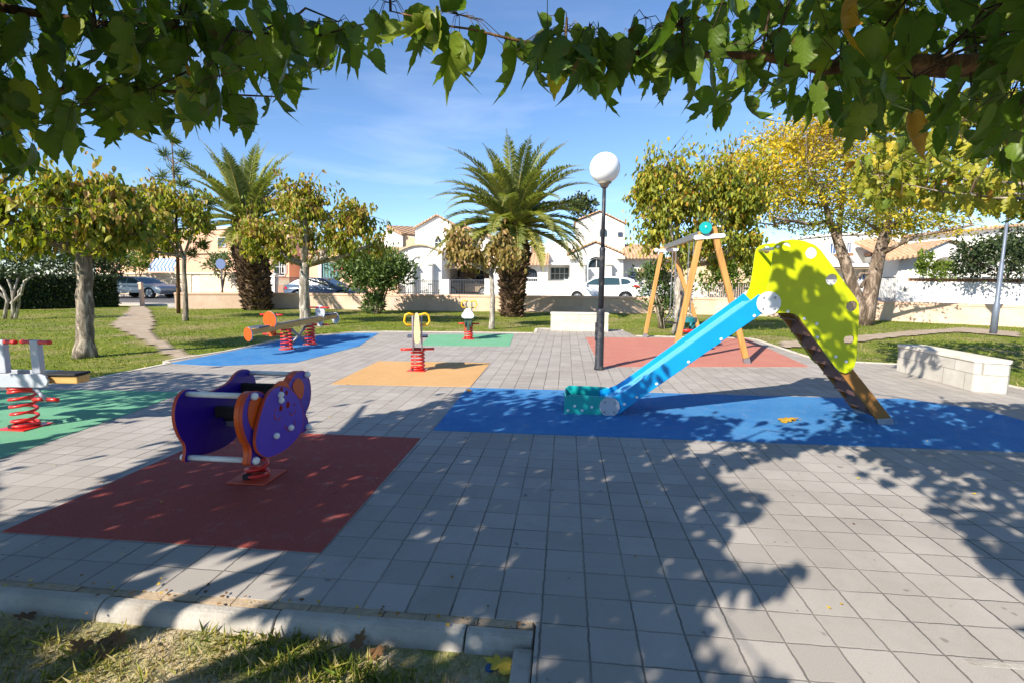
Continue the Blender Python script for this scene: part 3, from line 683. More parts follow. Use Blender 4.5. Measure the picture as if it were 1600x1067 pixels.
sp = [yzp(c5([p]), XF+.034)[0] for p in ((965, 243), (1005, 270), (960, 392), (1016, 366))]
holes_f = [circ(p[0], p[1], r, 14) for p, r in zip(sp, (.017, .017, .022, .024))]
o = xplate(MB(), face, XF+.012, .022, holes_f, 0, 1).build('face_panel', [M['purple_panel'], M['orange_edge']], rd); bevel(o, .003)
mb = MB(); yc = sum(p[0] for p in face)/len(face); zc = sum(p[1] for p in face)/len(face)
hc = np.mean(sp, 0); xplate(mb, circ(hc[0], hc[1], .13, 24), XF+.001, .0105); mb.build('face_backing', M['orange_panel'], rd)
for e in ([(770, 290), (835, 330), (835, 360), (790, 470), (765, 575), (715, 545), (690, 450), (705, 345), (735, 300)], [(1100, 147), (1135, 190), (1142, 240), (1130, 300), (1112, 328), (1070, 270), (1045, 225), (1060, 175)]):
    o = xplate(MB(), smoothpoly(yzp(c5(e), XF), 2), XF+.0005, .004).build('ear_inlay', M['orange_panel'], rd)
# smile and eye marks cut in the face
mb = MB()
for a in ([(905, 440), (915, 475), (935, 487), (955, 470)], [(1025, 425), (1040, 448), (1060, 440), (1075, 410)], [(990, 530), (1005, 560), (1030, 572), (1062, 530), (1070, 490)], [(905, 415), (920, 400)], [(1060, 355), (1070, 372)]):
    pts = [(XF+.035, p[0], p[1]) for p in yzp(c5(a), XF+.034)]; MB().tube(pts, .0038, 6).build('face_mark', M['orange_edge'], rd)
MB().tube([(XF+.033, p[0], p[1]) for p in face+face[:1]], .0035, 5, 0, False).build('face_edge', M['orange_edge'], rd)
MB().tube([(XF-.001, p[0], p[1]) for p in ears+ears[:1]], .0035, 5, 0, False).build('ear_edge', M['orange_edge'], rd)
def ball(c, r, parent=rd, name='bolt_cap'): return MB().sph(c, r, 16, 10).build(name, M['ball_white'], parent)
for p in ((953, 285), (957, 330), (1035, 546), (919, 611)):
    q = yzp(c5([p]), XF+.04)[0]; ball((XF+.045, q[0], q[1]), .023)
for p in ((735, 298), (1158, 125), (747, 808), (1166, 541)):
    q = yzp(c5([p]), XF)[0]
    ball((XF+.012, q[0], q[1]), .026); ball((-2.542, q[0], q[1]), .026)
    MB().cyl((-2.506, q[0], q[1]), (XF-.058, q[0], q[1]), .019, n=14).build('grab_bar', M['white_plastic'], rd)
ys0 = 3.48
mb = MB(); mb.bb(-2.505, XF-.06, ys0-.10, ys0+.17, .45, .485); bevel(mb.build('seat', M['black_rubber'], rd), .01)
mb = MB(); mb.bb(-2.505, XF-.06, ys0+.12, ys0+.16, .59, .69); bevel(mb.build('backrest', M['black_rubber'], rd), .008)
mb = MB(); mb.bb(-2.505, XF-.06, ys0-.19, ys0-.15, .50, .585); bevel(mb.build('backrest', M['black_rubber'], rd), .008)
mb = MB(); mb.bb(-2.505, XF-.06, ys0-.07, ys0+.07, .405, .445); mb.build('cross_beam', M['steel'], rd)
spring(rd, -2.30, 3.44, .075, .03, .40, 5, .014, .15, 'orange_edge'); 

# ---------------------------------------------------------------- four seat spring rider at the left edge
r4 = thing('spring_rider', 'white and red four seat spring rider with T handles at the left edge', 'spring rider', (-5.36, 4.36, 0), group='spring riders on the rubber mats')
cx, cy = -5.36, 4.36
spring(r4, cx, cy, .10, .03,   .41, 5.2, .014, .15, 'red_paint')
dv = np.array([.995, .10, 0]); nv = np.array([-.10, .995, 0])        # the board runs nearly along the picture
bar = [(-.30, -.065), (.30, -.065), (.345, -.045), (.365, 0), (.345, .045), (.30, .065), (-.30, .065), (-.345, .045), (-.365, 0), (-.345, -.045)]
for s in (-1, 1):
    mb = MB(); c = np.array([cx+.02, cy, .50])+nv*s*.11
    mb.plate(bar, c+nv*.012, dv, np.array([0, 0, 1.]), .024); bevel(mb.build('side_board', M['grey_plastic'], r4), .005)
for s in (-1, 1):
    c = np.array([cx+.02, cy, .50])+dv*s*.33
    mb = MB(); mb.box((*(c+dv*s*.10)[:2], .502), (.36, .15, .075), math.atan2(dv[1], dv[0])); bevel(mb.build('seat_block', M['wood_x'], r4), .01)
    mb = MB(); mb.box((*(c+dv*s*.13)[:2], .555), (.30, .19, .025), math.atan2(dv[1], dv[0])); bevel(mb.build('seat', M['black_rubber'], r4), .01)
for s in (-1, 1):
    c = np.array([cx+.02, cy, .0])+dv*s*.17
    mb = MB(); mb.box((c[0], c[1], .715), (.085, .06, .33), math.atan2(dv[1], dv[0])); post = mb.build('handle_post', M['grey_plastic'], r4); bevel(post, .01)
    for q in (-1, 1):
        a = c+nv*q*.03*0+np.array([q*.035, 0, .86]); b_ = a+np.array([q*.125, 0, 0])
        MB().tube([a, a+(b_-a)*.15, a+(b_-a)*.5, a+(b_-a)*.85, b_], [.022, .024, .018, .024, .02], 10).build('grip', M['red_paint'], r4)
    f = c+np.array([0, -.06, .43]); g_ = f+np.array([s*.17, -.05, -.11])
    MB().tube([f, g_], .018, 8).build('foot_arm', M['grey_plastic'], r4)
    for q in (-1, 1):
        a = g_+np.array([q*.02, 0, 0]); b_ = a+np.array([q*.11, 0, 0])
        MB().tube([a, a+(b_-a)*.5, b_], [.022, .018, .022], 10).build('foot_rest', M['red_paint'], r4)

# ---------------------------------------------------------------- spring rider on the orange mat
def rider(loc, ang, label, body, seat, front, scale=1.0, flower=False):
    t = thing('spring_rider', label, 'spring rider', loc, 0, 'spring riders on the rubber mats'); x, y = loc[:2]
    spring(t, x, y, .105, .028, .36, 5.5, .017, .15, 'red_paint')
    d = np.array([math.cos(ang), math.sin(ang), 0]); n = np.array([-d[1], d[0], 0]); z = np.array([0, 0, 1.])
    o0 = np.array([x, y, .36])
    prof = smoothpoly([(-.34, .02), (-.30, -.03), (.10, -.04), (.22, .0), (.30, .14), (.36, .34), (.35, .55), (.27, .58), (.22, .42), (.12, .26), (0, .20), (-.22, .18), (-.33, .14)], 2)
    for s in (-1, 1):
        mb = MB(); mb.plate(prof, o0+n*(s*.07+.012), d, z, .024); bevel(mb.build('side_board', M[body], t), .004)
    if not flower:
        mb = MB(); p = smoothpoly([(-.045, -.06), (.045, -.06), (.05, .1), (.038, .30), (.03, .42), (-.03, .42), (-.038, .30), (-.05, .1)], 2)
        mb.plate(p, o0+d*.37+z*.20, n, z, .025); bevel(mb.build('head_board', M[front], t), .004)
    else:
        p = []
        for k in range(40):
            a = 2*math.pi*k/40; rr = .125*(1+.16*math.cos(3*a+math.pi/2)); p.append((rr*math.cos(a)*1.15, rr*math.sin(a)))
        mb = MB(); mb.plate(p, o0-d*.36+z*.30, n, z, .025); bevel(mb.build('back_board', M['face_white'], t), .004)
        mb = MB(); mb.plate([(-.03, -.25), (.03, -.25), (.045, .2), (-.045, .2)], o0-d*.30+z*.12, n, z, .03); mb.build('back_post', M[body], t)
    mb = MB(); c = o0-d*.10+z*.205; mb.box(tuple(c), (.34, .34, .026), ang); bevel(mb.build('seat', M[seat], t), .01)
    for s in (-1, 1):
        a = o0+d*.30+z*.42+n*s*.03
        MB().tube([a, a+n*s*.14+z*.01, a+n*s*.17+z*.06, a+n*s*.15+z*.16, a+n*s*.10+z*.185, a+z*.16], .017, 8).build('handle', M['yellow_tube'], t)
        a = o0+d*.16+z*.02+n*s*.08
        MB().tube([a, a+n*s*.19], .021, 10).build('foot_rest', M['red_paint'], t)
    return t
rider((-2.43, 8.06, 0), R(-74), 'grey and tan board spring rider with yellow loop handles on the orange mat', 'lilac_board', 'slate_board', 'tan_board')
rider((-2.46, 12.62, 0), R(98), 'small green spring rider with white clover shaped back on the pale green mat', 'dark_green_board', 'slate_board', 'face_white', flower=True)

# ---------------------------------------------------------------- seesaw
ss = thing('seesaw', 'long wooden seesaw on twin red springs with round orange shield and grey end', 'seesaw', (-5.95, 10.5, 0))
P0 = G(381, 519, .50); P1 = G(529, 498, .56)
P0 = np.array([-6.02, 9.0, .47]); P1 = np.array([-5.72, 12.0, .58])
bdv = (P1-P0)/np.linalg.norm(P1-P0); nb = np.cross(bdv, [0, 0, 1.]); nb /= np.linalg.norm(nb); zb = np.cross(nb, bdv)
def obox(mb, c, ea, eb, ec, da, db, dc):
    vs = []
    for k in (-1, 1):
        for a, b2 in ((-1, -1), (1, -1), (1, 1), (-1, 1)): vs.append(c+ea*da*a+eb*db*b2+ec*dc*k)
    return mb.add(vs, [(3, 2, 1, 0), (4, 5, 6, 7), (0, 1, 5, 4), (1, 2, 6, 5), (2, 3, 7, 6), (3, 0, 4, 7)])
C_ = (P0+P1)/2; HL = np.linalg.norm(P1-P0)/2
bevel(obox(MB(), C_, bdv, nb, zb, HL, .06, .055).build('beam', M['wood_x'], ss), .01)
bevel(obox(MB(), C_+zb*.066, bdv, nb, zb, HL*.55, .05, .009).build('beam_cap', M['steel_plate'], ss), .004)
for s in (-1, 1):
    q = np.array([*(C_+bdv*s*.42)[:2], 0]); x, y = q[:2]
    mb = MB(); mb.tube([(x, y, .006), (x, y, .02)], [.16, .155], 20); mb.build('base_plate', M['red_paint'], ss)
    mb = MB(); mb.coil((x, y), .11, .03, .44, 6, .017); mb.build('spring', M['red_paint'], ss)
for sg in (1, -1):
    a = np.array([*(C_-bdv*.26*sg)[:2], .08]); b_ = np.array([*(C_+bdv*.26*sg)[:2], .42]); MB().tube([a, b_], .03, 8).build('brace', M['steel_plate'], ss)
def round_shield(c, r, name, m, m2, zr=1.):
    mb = MB(); p = [(q[0], q[1]*zr) for q in circ(0, 0, r, 32)]; mb.plate(p, c, nb, zb, .03, (), 0, 1); bevel(mb.build(name, [M[m], M[m2]], ss), .005)
round_shield(P0+bdv*.62+zb*.17, .15, 'shield', 'orange_panel', 'grey_plastic', 1.15)
round_shield(P0-bdv*.02-zb*.03, .09, 'end_board', 'orange_panel', 'grey_plastic', 1.5)
round_shield(P1-bdv*.62+zb*.16, .125, 'shield', 'grey_plastic', 'grey_plastic', 1.3)
round_shield(P1+bdv*.02-zb*.05, .10, 'end_board', 'grey_plastic', 'grey_plastic', 1.4)
for e, s in ((P0+bdv*.66, 1), (P1-bdv*.66, -1)):
    for q in (-1, 1):
        a = e+zb*.27+nb*q*.02; MB().tube([a, a+nb*q*.24], .018, 8).build('handle', M['red_paint'], ss)
        a = e-zb*.13+nb*q*.02; MB().tube([a, a+nb*q*.2], .02, 8).build('foot_rest', M['red_paint'], ss)
    obox(MB(), e-zb*.09, bdv, nb, zb, .05, .05, .075).build('foot_block', M['orange_panel'] if s > 0 else M['grey_plastic'], ss)
    obox(MB(), e-bdv*s*.38+zb*.075, bdv, nb, zb, .16, .12, .015).build('seat', M['slate_board'], ss)

# ---------------------------------------------------------------- lamp posts
simple('post_black', (44, 48, 56), .5, .3, 14, metal=.2, bmp=.25, bscale=60, dirt=(120, 116, 112))
simple('post_grey', (112, 122, 138), .5, .12, 8, metal=.3)
t = NT('globe'); t.pbr(t.ramp(t.noise(2.5, 5, .6), [(.3, (.84, .83, .80)), (.7, (.93, .92, .89))]), .35, None, spec=.5); M['globe'] = t.m
simple('globe_collar', (150, 140, 125), .6, .15, 8)
lx, ly = .59, 8.62
lp = thing('street_lamp', 'tall black lamp post with a white globe beside the block bench', 'street lamp', (lx, ly, 0), group='lamp posts in the park')
mb = MB(); mb.tube([(lx, ly, 0), (lx, ly, .03), (lx, ly, .06), (lx, ly, .97), (lx, ly, 1.0), (lx, ly, 1.04)], [.085, .085, .074, .068, .07, .052], 20)
mb.tube([(lx, ly, 1.04), (lx, ly, 1.98), (lx, ly, 2.03), (lx, ly, 2.06)], [.050, .048, .053, .036], 18); mb.tube([(lx, ly, 2.06), (lx, ly, 3.08)], [.034, .030], 16)
mb.bb(lx-.085, lx-.06, ly-.05, ly+.05, .5, .8); mb.build('post', M['post_black'], lp)
mb = MB(); mb.tube([(lx, ly, 3.02), (lx, ly, 3.08), (lx, ly, 3.10)], [.05, .085, .12], 20); mb.build('globe_collar', M['globe_collar'], lp)
MB().sph((lx, ly, 3.335), .247, 40, 24).build('globe', M['globe'], lp)
rx, ry = 13.0, 16.75
lp = thing('street_lamp', 'slim grey lamp post standing on the far right lawn below the leaves', 'street lamp', (rx, ry, 0), group='lamp posts in the park')
mb = MB(); mb.tube([(rx, ry, -.05), (rx, ry, .9), (rx, ry, .95), (rx, ry, 2.1), (rx, ry, 2.15), (rx, ry, 3.6)], [.09, .085, .062, .058, .042, .038], 14); mb.build('post', M['post_grey'], lp)
mb = MB(); mb.tube([(rx, ry, 3.6), (rx, ry, 3.7)], [.07, .13], 14); mb.build('globe_collar', M['globe_collar'], lp)
MB().sph((rx, ry, 3.95), .26, 24, 14).build('globe', M['globe'], lp)
# ================================================================== TREES AND PLANTS
def barkmat(name, c1, c2, sc=(1, 1, .25), scale=9, bmp=.7):
    t = NT(name); f = t.noise(scale, 8, .75, t.scaled(sc), .9); g = t.noise(2.5, 5, .6)
    col = t.ramp(f, [(.36, tuple(v*.7 for v in lin(c1))), (.47, lin(c1)), (.62, lin(c2))]); col = t.mix(t.rng(g, .5, .72, 0, .6), col, tuple(v*.55 for v in lin(c1)))
    t.pbr(col, .92, t.bump(f, bmp, .03), spec=.15); M[name] = t.m
barkmat('bark_grey', (112, 102, 90), (190, 178, 160)); barkmat('bark_white', (132, 124, 112), (204, 198, 188)); barkmat('bark_brown', (88, 66, 46), (150, 116, 84)); barkmat('bark_tree', (98, 84, 72), (172, 154, 138), (1, 1, .3), 6); barkmat('bark_dark', (70, 58, 46), (126, 108, 90)); barkmat('palm_bark', (70, 54, 42), (150, 126, 102), (1, 1, 1), 6, .9)
G1, G2, G3, Y1c, Y2c, B1 = (.030, .062, .010), (.062, .105, .014), (.12, .16, .02), (.30, .26, .03), (.42, .31, .03), (.22, .12, .04)
leafmat('mulberry_near', [(0, (.055, .115, .018)), (.35, (.11, .19, .02)), (.65, (.20, .27, .03)), (.86, (.32, .35, .05)), (.95, (.58, .45, .04)), (1, (.50, .28, .03))], .5, .42, True, .45, edge=(.16, .07, .03))
leafmat('mulberry_far', [(0, (.06, .11, .014)), (.35, (.16, .215, .022)), (.65, (.33, .33, .035)), (.88, (.46, .37, .06)), (1, (.38, .22, .07))], .4, .5)
leafmat('mulberry_brown', [(0, (.10, .10, .025)), (.35, (.23, .19, .045)), (.7, (.40, .28, .09)), (1, (.34, .19, .08))], .28, .55)
leafmat('mulberry_yellow', [(0, (.065, .12, .016)), (.4, (.19, .235, .022)), (.75, (.38, .36, .04)), (.93, (.52, .40, .04)), (1, (.46, .24, .03))], .35, .5)
leafmat('seed_yellow', [(0, (.09, .14, .02)), (.3, (.22, .24, .025)), (.55, (.48, .40, .025)), (.8, (.68, .50, .02)), (1, (.60, .36, .03))], .3, .5)
leafmat('palm_leaf', [(0, (.11, .15, .05)), (.4, (.25, .28, .085)), (.75, (.42, .42, .14)), (1, (.60, .52, .18))], .38, .4, spec=.5)
leafmat('oleander_leaf', [(0, (.04, .075, .02)), (.5, (.10, .16, .045)), (1, (.20, .27, .08))], .2, .45)
leafmat('dark_leaf', [(0, (.014, .028, .010)), (.5, (.032, .055, .017)), (1, (.08, .11, .035))], .15, .5)
leafmat('bright_leaf', [(0, (.06, .11, .015)), (.5, (.14, .21, .02)), (1, (.27, .31, .05))], .3, .5)
leafmat('pine_leaf', [(0, (.04, .075, .02)), (.5, (.10, .15, .03)), (1, (.22, .25, .06))], .2, .5)
leafmat('pink_flower', [(0, (.55, .06, .12)), (1, (.75, .16, .22))], .3, .6, tcol=(1, .6, .7))
leafmat('hedge_leaf', [(0, (.012, .026, .007)), (.6, (.026, .048, .011)), (1, (.055, .08, .018))], .12, .55)

def hang(points, size, tone, tpl, tilt=.45, wid=None):
    n = len(points); tip, nr = pendent(n, tilt)
    return (tpl, np.asarray(points), tip, nr, np.asarray(size), np.asarray(tone), rng.uniform(.6, 4.0, n), rng.uniform(.45, .95, n) if wid is None else wid)
def ell_px(cx, cy, rx, ry, Y, dy=None):
    c = W(cx, cy, Y); k = np.linalg.norm((c-CP)/np.linalg.norm(ray(cx, cy)))/FPX
    return c, np.array([rx*k, (dy if dy else rx*k*.85), ry*k]), k
def trunk_tubes(mb, base, top, r0, r1, n=12, bend=.06, seg=7, jit=.07):
    base, top = np.array(base, float), np.array(top, float); pts = []; rad = []
    b = np.array([rnd.uniform(-1, 1), rnd.uniform(-1, 1), 0])*bend
    for i in range(seg+1):
        f = i/seg; pts.append(base+(top-base)*f+b*math.sin(f*math.pi)+np.array([rnd.uniform(-1, 1), rnd.uniform(-1, 1), 0])*bend*.15*(0 < i < seg)); rad.append(r0+(r1-r0)*f+(r0*.35*(1-f*6) if f < 1/6 else 0))
    mb.tube(pts, rad, n, 0, True, True, jit); return pts
def mulberry(label, base, ttop, ells, rt, bark, leaf, nshoot, per, size, tone, Y, group='mulberry trees on the lawn', extra=()):
    """umbrella-pruned mulberry: trunk, knuckled limbs, shoots clothed in hanging leaves"""
    base = np.array([base[0], base[1], ground_z(base[0], base[1])-.03])
    root = thing('mulberry_tree', label, 'tree', base, 0, group)
    top = W(ttop[0], ttop[1], Y); mb = MB(); trunk_tubes(mb, base, top, rt, rt*.8, 16, .06, 12, .11)
    P = []; S = []; T = []; tw = MB(); TP = []
    E = [ell_px(*e[:4], Y, e[4] if len(e) > 4 else None) for e in ells]; wts = np.array([e[1][0]*e[1][2] for e in E]); wts = wts/wts.sum()
    knuck = []
    for c, r, k in E:
        for i in range(max(3, int(5*len(E)**-.3))):
            a = rnd.uniform(0, 2*math.pi); q = c+np.array([math.cos(a)*r[0]*rnd.uniform(.3, .75), math.sin(a)*r[1]*rnd.uniform(.3, .75), -r[2]*rnd.uniform(.1, .55)])
            m = top+(q-top)*.5+np.array([0, 0, -.05*np.linalg.norm(q-top)]); mb.tube([top-np.array([0, 0, .06]), m, q], [rt*.55, rt*.36, rt*.22], 8, 0, True, True, .08); knuck.append(q); knuck.append(m)
    knuck = np.array(knuck)
    for i in range(nshoot):
        c, r, k = E[rng.choice(len(E), p=wts)]
        a = rng.uniform(0, 2*math.pi); rr = math.sqrt(rng.uniform(0, 1)); zz = rng.uniform(-1, 1)*math.sqrt(max(0, 1-rr*rr*.85))
        p1 = c+np.array([math.cos(a)*rr*r[0], math.sin(a)*rr*r[1], zz*r[2]])
        if rng.uniform() < .22: p1[2] += r[2]*rng.uniform(.3, .9)
        p0 = knuck[np.argmin(((knuck-p1)**2).sum(1))]
        d = p1-p0; ln = np.linalg.norm(d); mid = p0+d*.5+np.array([0, 0, .12*ln])
        if rng.uniform() < .45: tw.tube([p0, mid, p1], [.012, .009, .004], 4, 0, False)
        n = max(3, int(per*rng.uniform(.6, 1.3)))
        f = rng.uniform(.25, 1.05, n)[:, None]
        q = (1-f)**2*p0+2*f*(1-f)*mid+f*f*p1+rng.normal(0, .075, (n, 3))
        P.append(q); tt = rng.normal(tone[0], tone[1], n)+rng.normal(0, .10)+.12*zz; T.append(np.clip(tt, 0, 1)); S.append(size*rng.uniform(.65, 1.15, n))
    P = np.concatenate(P); T = np.concatenate(T); S = np.concatenate(S)
    mb.build('trunk', M[bark], root)
    tw.build('twigs', M['bark_dark'], root)
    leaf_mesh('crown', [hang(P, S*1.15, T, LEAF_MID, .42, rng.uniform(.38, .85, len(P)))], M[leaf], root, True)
    return root
mulberry('thick grey trunked mulberry tree with wide flat yellow green crown at the far left', (-9.13, 8.6), (131, 392), [(105, 352, 130, 48), (20, 330, 70, 70), (175, 345, 70, 55), (130, 300, 60, 35)], .145, 'bark_grey', 'mulberry_far', 600, 12, .125, (.60, .24), 8.6)
mulberry('mulberry tree on a thin twin trunk just right of the dirt path', (-13.51, 16.6), (287, 400), [(268, 340, 62, 48), (240, 310, 30, 30), (215, 370, 60, 34)], .085, 'bark_grey', 'mulberry_far', 420, 11, .155, (.60, .24), 16.6)
mulberry('white trunked mulberry tree with bronze green crown behind the seesaw', (-8.37, 15.54), (477, 412), [(480, 362, 85, 52), (560, 372, 55, 40), (410, 372, 45, 45), (470, 315, 40, 35), (535, 335, 40, 30)], .17, 'bark_white', 'mulberry_far', 680, 11, .13, (.68, .26), 15.54)
mulberry('slim young mulberry tree with white trunk and bronze leaves left of the middle palm', (-2.31, 15.61), (767, 425), [(735, 398, 42, 24), (795, 395, 30, 32), (712, 380, 22, 26)], .085, 'bark_white', 'mulberry_brown', 170, 10, .15, (.55, .2), 15.61)
mulberry('full yellow green mulberry tree behind the swing frame', (3.35, 15.3), (1060, 415), [(1075, 350, 95, 75), (1130, 300, 80, 65), (1035, 310, 55, 50), (1150, 375, 50, 50), (1010, 285, 22, 40)], .15, 'bark_white', 'mulberry_yellow', 1350, 11, .125, (.56, .22), 15.3)

# ---- palms ---------------------------------------------------------
def palm(label, base, Y, trunk_prof, crown_px, flen, nfr, seed, droop=1.0):
    r_ = np.random.default_rng(seed); rd_ = random.Random(seed)
    gz0 = float(ground_z(base[0], base[1])); root = thing('palm_tree', label, 'palm', (base[0], base[1], gz0), 0, 'date palms on the lawn')
    cz = W(crown_px[0], crown_px[1], Y); top = np.array([cz[0], base[1], cz[2]])
    mb = MB(); prof = [(z, r) for z, r in trunk_prof]; H = top[2]-gz0+.1
    pts = [np.array([base[0]+(top[0]-base[0])*(z), base[1], gz0-.1+H*z]) for z, r in prof]; mb.tube(pts, [r*.9 for z, r in prof], 20, 0, True, True, .06)
    tk = mb.build('trunk', M['palm_bark'], root)
    # leaf-base scales round the trunk
    mb = MB(); rows = int(H/.13)
    for j in range(rows):
        f = (j+.5)/rows; r = np.interp(f, [p[0] for p in prof], [p[1] for p in prof]); c = np.array([base[0]+(top[0]-base[0])*f, base[1], gz0-.1+H*f]); m = int(2*math.pi*r/.20)
        for k in range(m):
            a = 2*math.pi*(k+(j % 2)*.5)/m+rd_.uniform(-.08, .08); u = np.array([math.cos(a), math.sin(a), 0]); s = np.array([-u[1], u[0], 0]); q = c+u*(r*.88+rd_.uniform(-.02, .02))
            w, h_, o_ = .13*rd_.uniform(.7, 1.15), .19*rd_.uniform(.6, 1.3), rd_.uniform(.07, .26)
            mb.add([q-s*w, q+s*w, q+s*w*.6+u*o_+np.array([0, 0, h_]), q-s*w*.6+u*o_+np.array([0, 0, h_]), q+u*o_*.2+np.array([0, 0, h_*1.05])], [(0, 1, 2, 3), (3, 2, 4), (1, 4, 2), (0, 3, 4)])
    mb.build('trunk_scales', M['palm_bark'], root)
    ST = MB(); P = []; TI = []; NR = []; S = []; T = []
    for i in range(nfr):
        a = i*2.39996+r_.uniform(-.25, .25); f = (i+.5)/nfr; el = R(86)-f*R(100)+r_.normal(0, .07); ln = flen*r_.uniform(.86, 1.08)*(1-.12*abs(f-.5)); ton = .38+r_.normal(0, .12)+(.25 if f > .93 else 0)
        h = np.array([math.cos(a), math.sin(a), 0]); zz = np.array([0, 0, 1.]); p = top+h*.18+zz*(.12-.25*f); e = el; seg = 18; pts = [p]; dirs = []
        sd_ = np.array([-h[1], h[0], 0])*r_.normal(0, .10)
        for s in range(seg):
            d = h*math.cos(e)+zz*math.sin(e)+sd_*s/seg; d /= np.linalg.norm(d); p = p+d*ln/seg; pts.append(p); dirs.append(d); e -= droop*(.028+.075*(s/seg)**1.2)*(.55+.75*math.cos(el) if el > 0 else .8)
        ST.tube(pts, [.035*(1-.9*k/seg)+.004 for k in range(seg+1)], 5, 0, False)
        nl = 84
        for s in range(2, nl):
            g = s/nl; ii = min(seg-1, int(g*seg)); q = pts[ii]+(pts[ii+1]-pts[ii])*(g*seg-ii); d = dirs[ii]; up = np.cross(np.cross(d, zz), d); up = up/(np.linalg.norm(up)+1e-6)
            if np.linalg.norm(np.cross(d, zz)) < .1: up = -h
            sdv = np.cross(d, up); lw = .40*math.sin(min(1, (g*.95+.12))*math.pi)**.7*flen/3.6+.06
            for sg in (-1, 1):
                tip = d*.62+sdv*sg*.72+up*(.34)+r_.normal(0, .09, 3); tip[2] -= .12
                P.append(q); TI.append(tip); NR.append(up+r_.normal(0, .1, 3)); S.append(lw*r_.uniform(.85, 1.1)); T.append(np.clip(ton+r_.normal(0, .07), 0, 1))
    ST.build('frond_stems', M['palm_stem'], root)
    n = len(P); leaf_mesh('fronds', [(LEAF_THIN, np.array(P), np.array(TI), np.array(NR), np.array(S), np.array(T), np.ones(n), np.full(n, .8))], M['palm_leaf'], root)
    return root
simple('palm_stem', (150, 140, 62), .6, .2, 5)
palm('date palm with stout scaly trunk in mid lawn, left of the white car', (-2.26, 21.17), 21.17, [(0, .46), (.08, .43), (.3, .50), (.55, .62), (.72, .68), (.85, .58), (1, .40)], (803, 352), 3.95, 70, 3, 1.15)
palm('date palm on the left with upright fronds behind the bronze mulberry crowns', (-14.9, 23.0), 23.0, [(0, .62), (.12, .64), (.4, .72), (.7, .78), (.9, .62), (1, .42)], (385, 345), 4.0, 46, 9, .75)

# ---- generic bushes ------------------------------------------------
def bush(name, label, cat, ells, Y, leaf, n, size, tone, tpl=LEAF_FAR, stems=0, base=None, group=None, wid=.8, up=.0, hollow=.55, bark='bark_brown', mats=None, tall=True):
    c0 = ell_px(*ells[0][:4], Y)[0]; bx, by = (base if base is not None else (c0[0], c0[1])); z0 = float(ground_z(bx, by)) if by < 25 else .25
    root = thing(name, label, cat, (bx, by, z0), 0, group)
    P = []; E = [ell_px(*e[:4], Y, e[4] if len(e) > 4 else None) for e in ells]; w = np.array([e[1][0]*e[1][2] for e in E]); w /= w.sum(); NO = []
    for (c, r, k), ww in zip(E, w):
        m = max(8, int(n*ww)); nc = max(4, m//28); dd = unit(rng.normal(0, 1, (nc, 3))); cc = c+dd*r*rng.uniform(hollow, 1.0, (nc, 1))
        q = cc[rng.integers(0, nc, m)]+rng.normal(0, 1, (m, 3))*r*.17; P.append(q); NO.append((q-c)/r)
    P = np.concatenate(P); NO = np.concatenate(NO); m = len(P); tip = unit(NO*.8+rng.normal(0, .7, (m, 3))+np.array([0, 0, up])); nr = unit(rng.normal(0, 1, (m, 3))+NO*.7)
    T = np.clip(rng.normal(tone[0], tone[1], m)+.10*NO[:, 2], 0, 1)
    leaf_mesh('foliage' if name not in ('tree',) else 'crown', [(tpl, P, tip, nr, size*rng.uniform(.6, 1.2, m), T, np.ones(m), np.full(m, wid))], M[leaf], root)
    if stems:
        mb = MB(); bz = np.array([bx, by, z0-.05])
        for i in range(stems):
            c, r, k = E[i % len(E)]; q = c+np.array([rnd.uniform(-.6, .6)*r[0], rnd.uniform(-.6, .6)*r[1], rnd.uniform(-.5, .4)*r[2]])
            b0 = bz+np.array([rnd.uniform(-.12, .12), rnd.uniform(-.12, .12), 0]); md = b0+(q-b0)*.5+np.array([rnd.uniform(-.15, .15), 0, .1]); mb.tube([b0, md, q], [.05, .035, .015], 6, 0, True, True, .05)
        mb.build('stems', M[bark], root)
    return root
o = bush('oleander_bush', 'rounded oleander bush with a few pink flowers between palm and parked cars', 'bush', [(585, 425, 55, 34), (560, 418, 40, 26), (610, 418, 36, 28), (584, 474, 18, 16)], 21.5, 'oleander_leaf', 9500, .21, (.55, .22), LEAF_THIN, 11, (-8.35, 21.5), wid=1.6, up=.6, hollow=.4, bark='bark_grey')
c, r, k = ell_px(531, 420, 9, 8, 21.0); q = c+rng.normal(0, 1, (60, 3))*r*.6
leaf_mesh('flowers', [(LEAF_FAR, q, unit(rng.normal(0, 1, (60, 3))), unit(rng.normal(0, 1, (60, 3))), np.full(60, .09), rng.uniform(0, 1, 60))], M['pink_flower'], o)
bush('oleander_bush', 'dark green oleander shrub at the foot of the mulberry behind the swing', 'bush', [(1032, 445, 32, 36), (1050, 470, 30, 28), (1010, 428, 20, 22)], 17.0, 'oleander_leaf', 2400, .15, (.35, .2), LEAF_THIN, 7, (3.2, 17), wid=1.6, up=.6, hollow=.3, bark='bark_grey')
bush('hedge_shrub', 'bright green leafy shrub spilling over the white picket fence', 'bush', [(1150, 415, 34, 28), (1118, 425, 26, 26), (1190, 420, 28, 26), (1205, 445, 20, 18)], 30.5, 'bright_leaf', 3000, .24, (.4, .25), LEAF_FAR, 0)
bush('street_shrub', 'bright yellow green round shrub over the left boundary wall', 'bush', [(210, 412, 24, 16)], 31.2, 'bright_leaf', 900, .22, (.6, .2), LEAF_FAR, 3, up=.3)
bush('street_shrub', 'dark leafy shrub behind the blue round sign', 'bush', [(345, 412, 22, 18)], 31.5, 'oleander_leaf', 900, .2, (.4, .2), LEAF_FAR, 3, up=.3)
bush('street_shrub', 'small light green shrub right of the left palm trunk', 'bush', [(421, 413, 12, 12)], 31.5, 'bright_leaf', 400, .18, (.5, .2), LEAF_FAR, 2, up=.3)
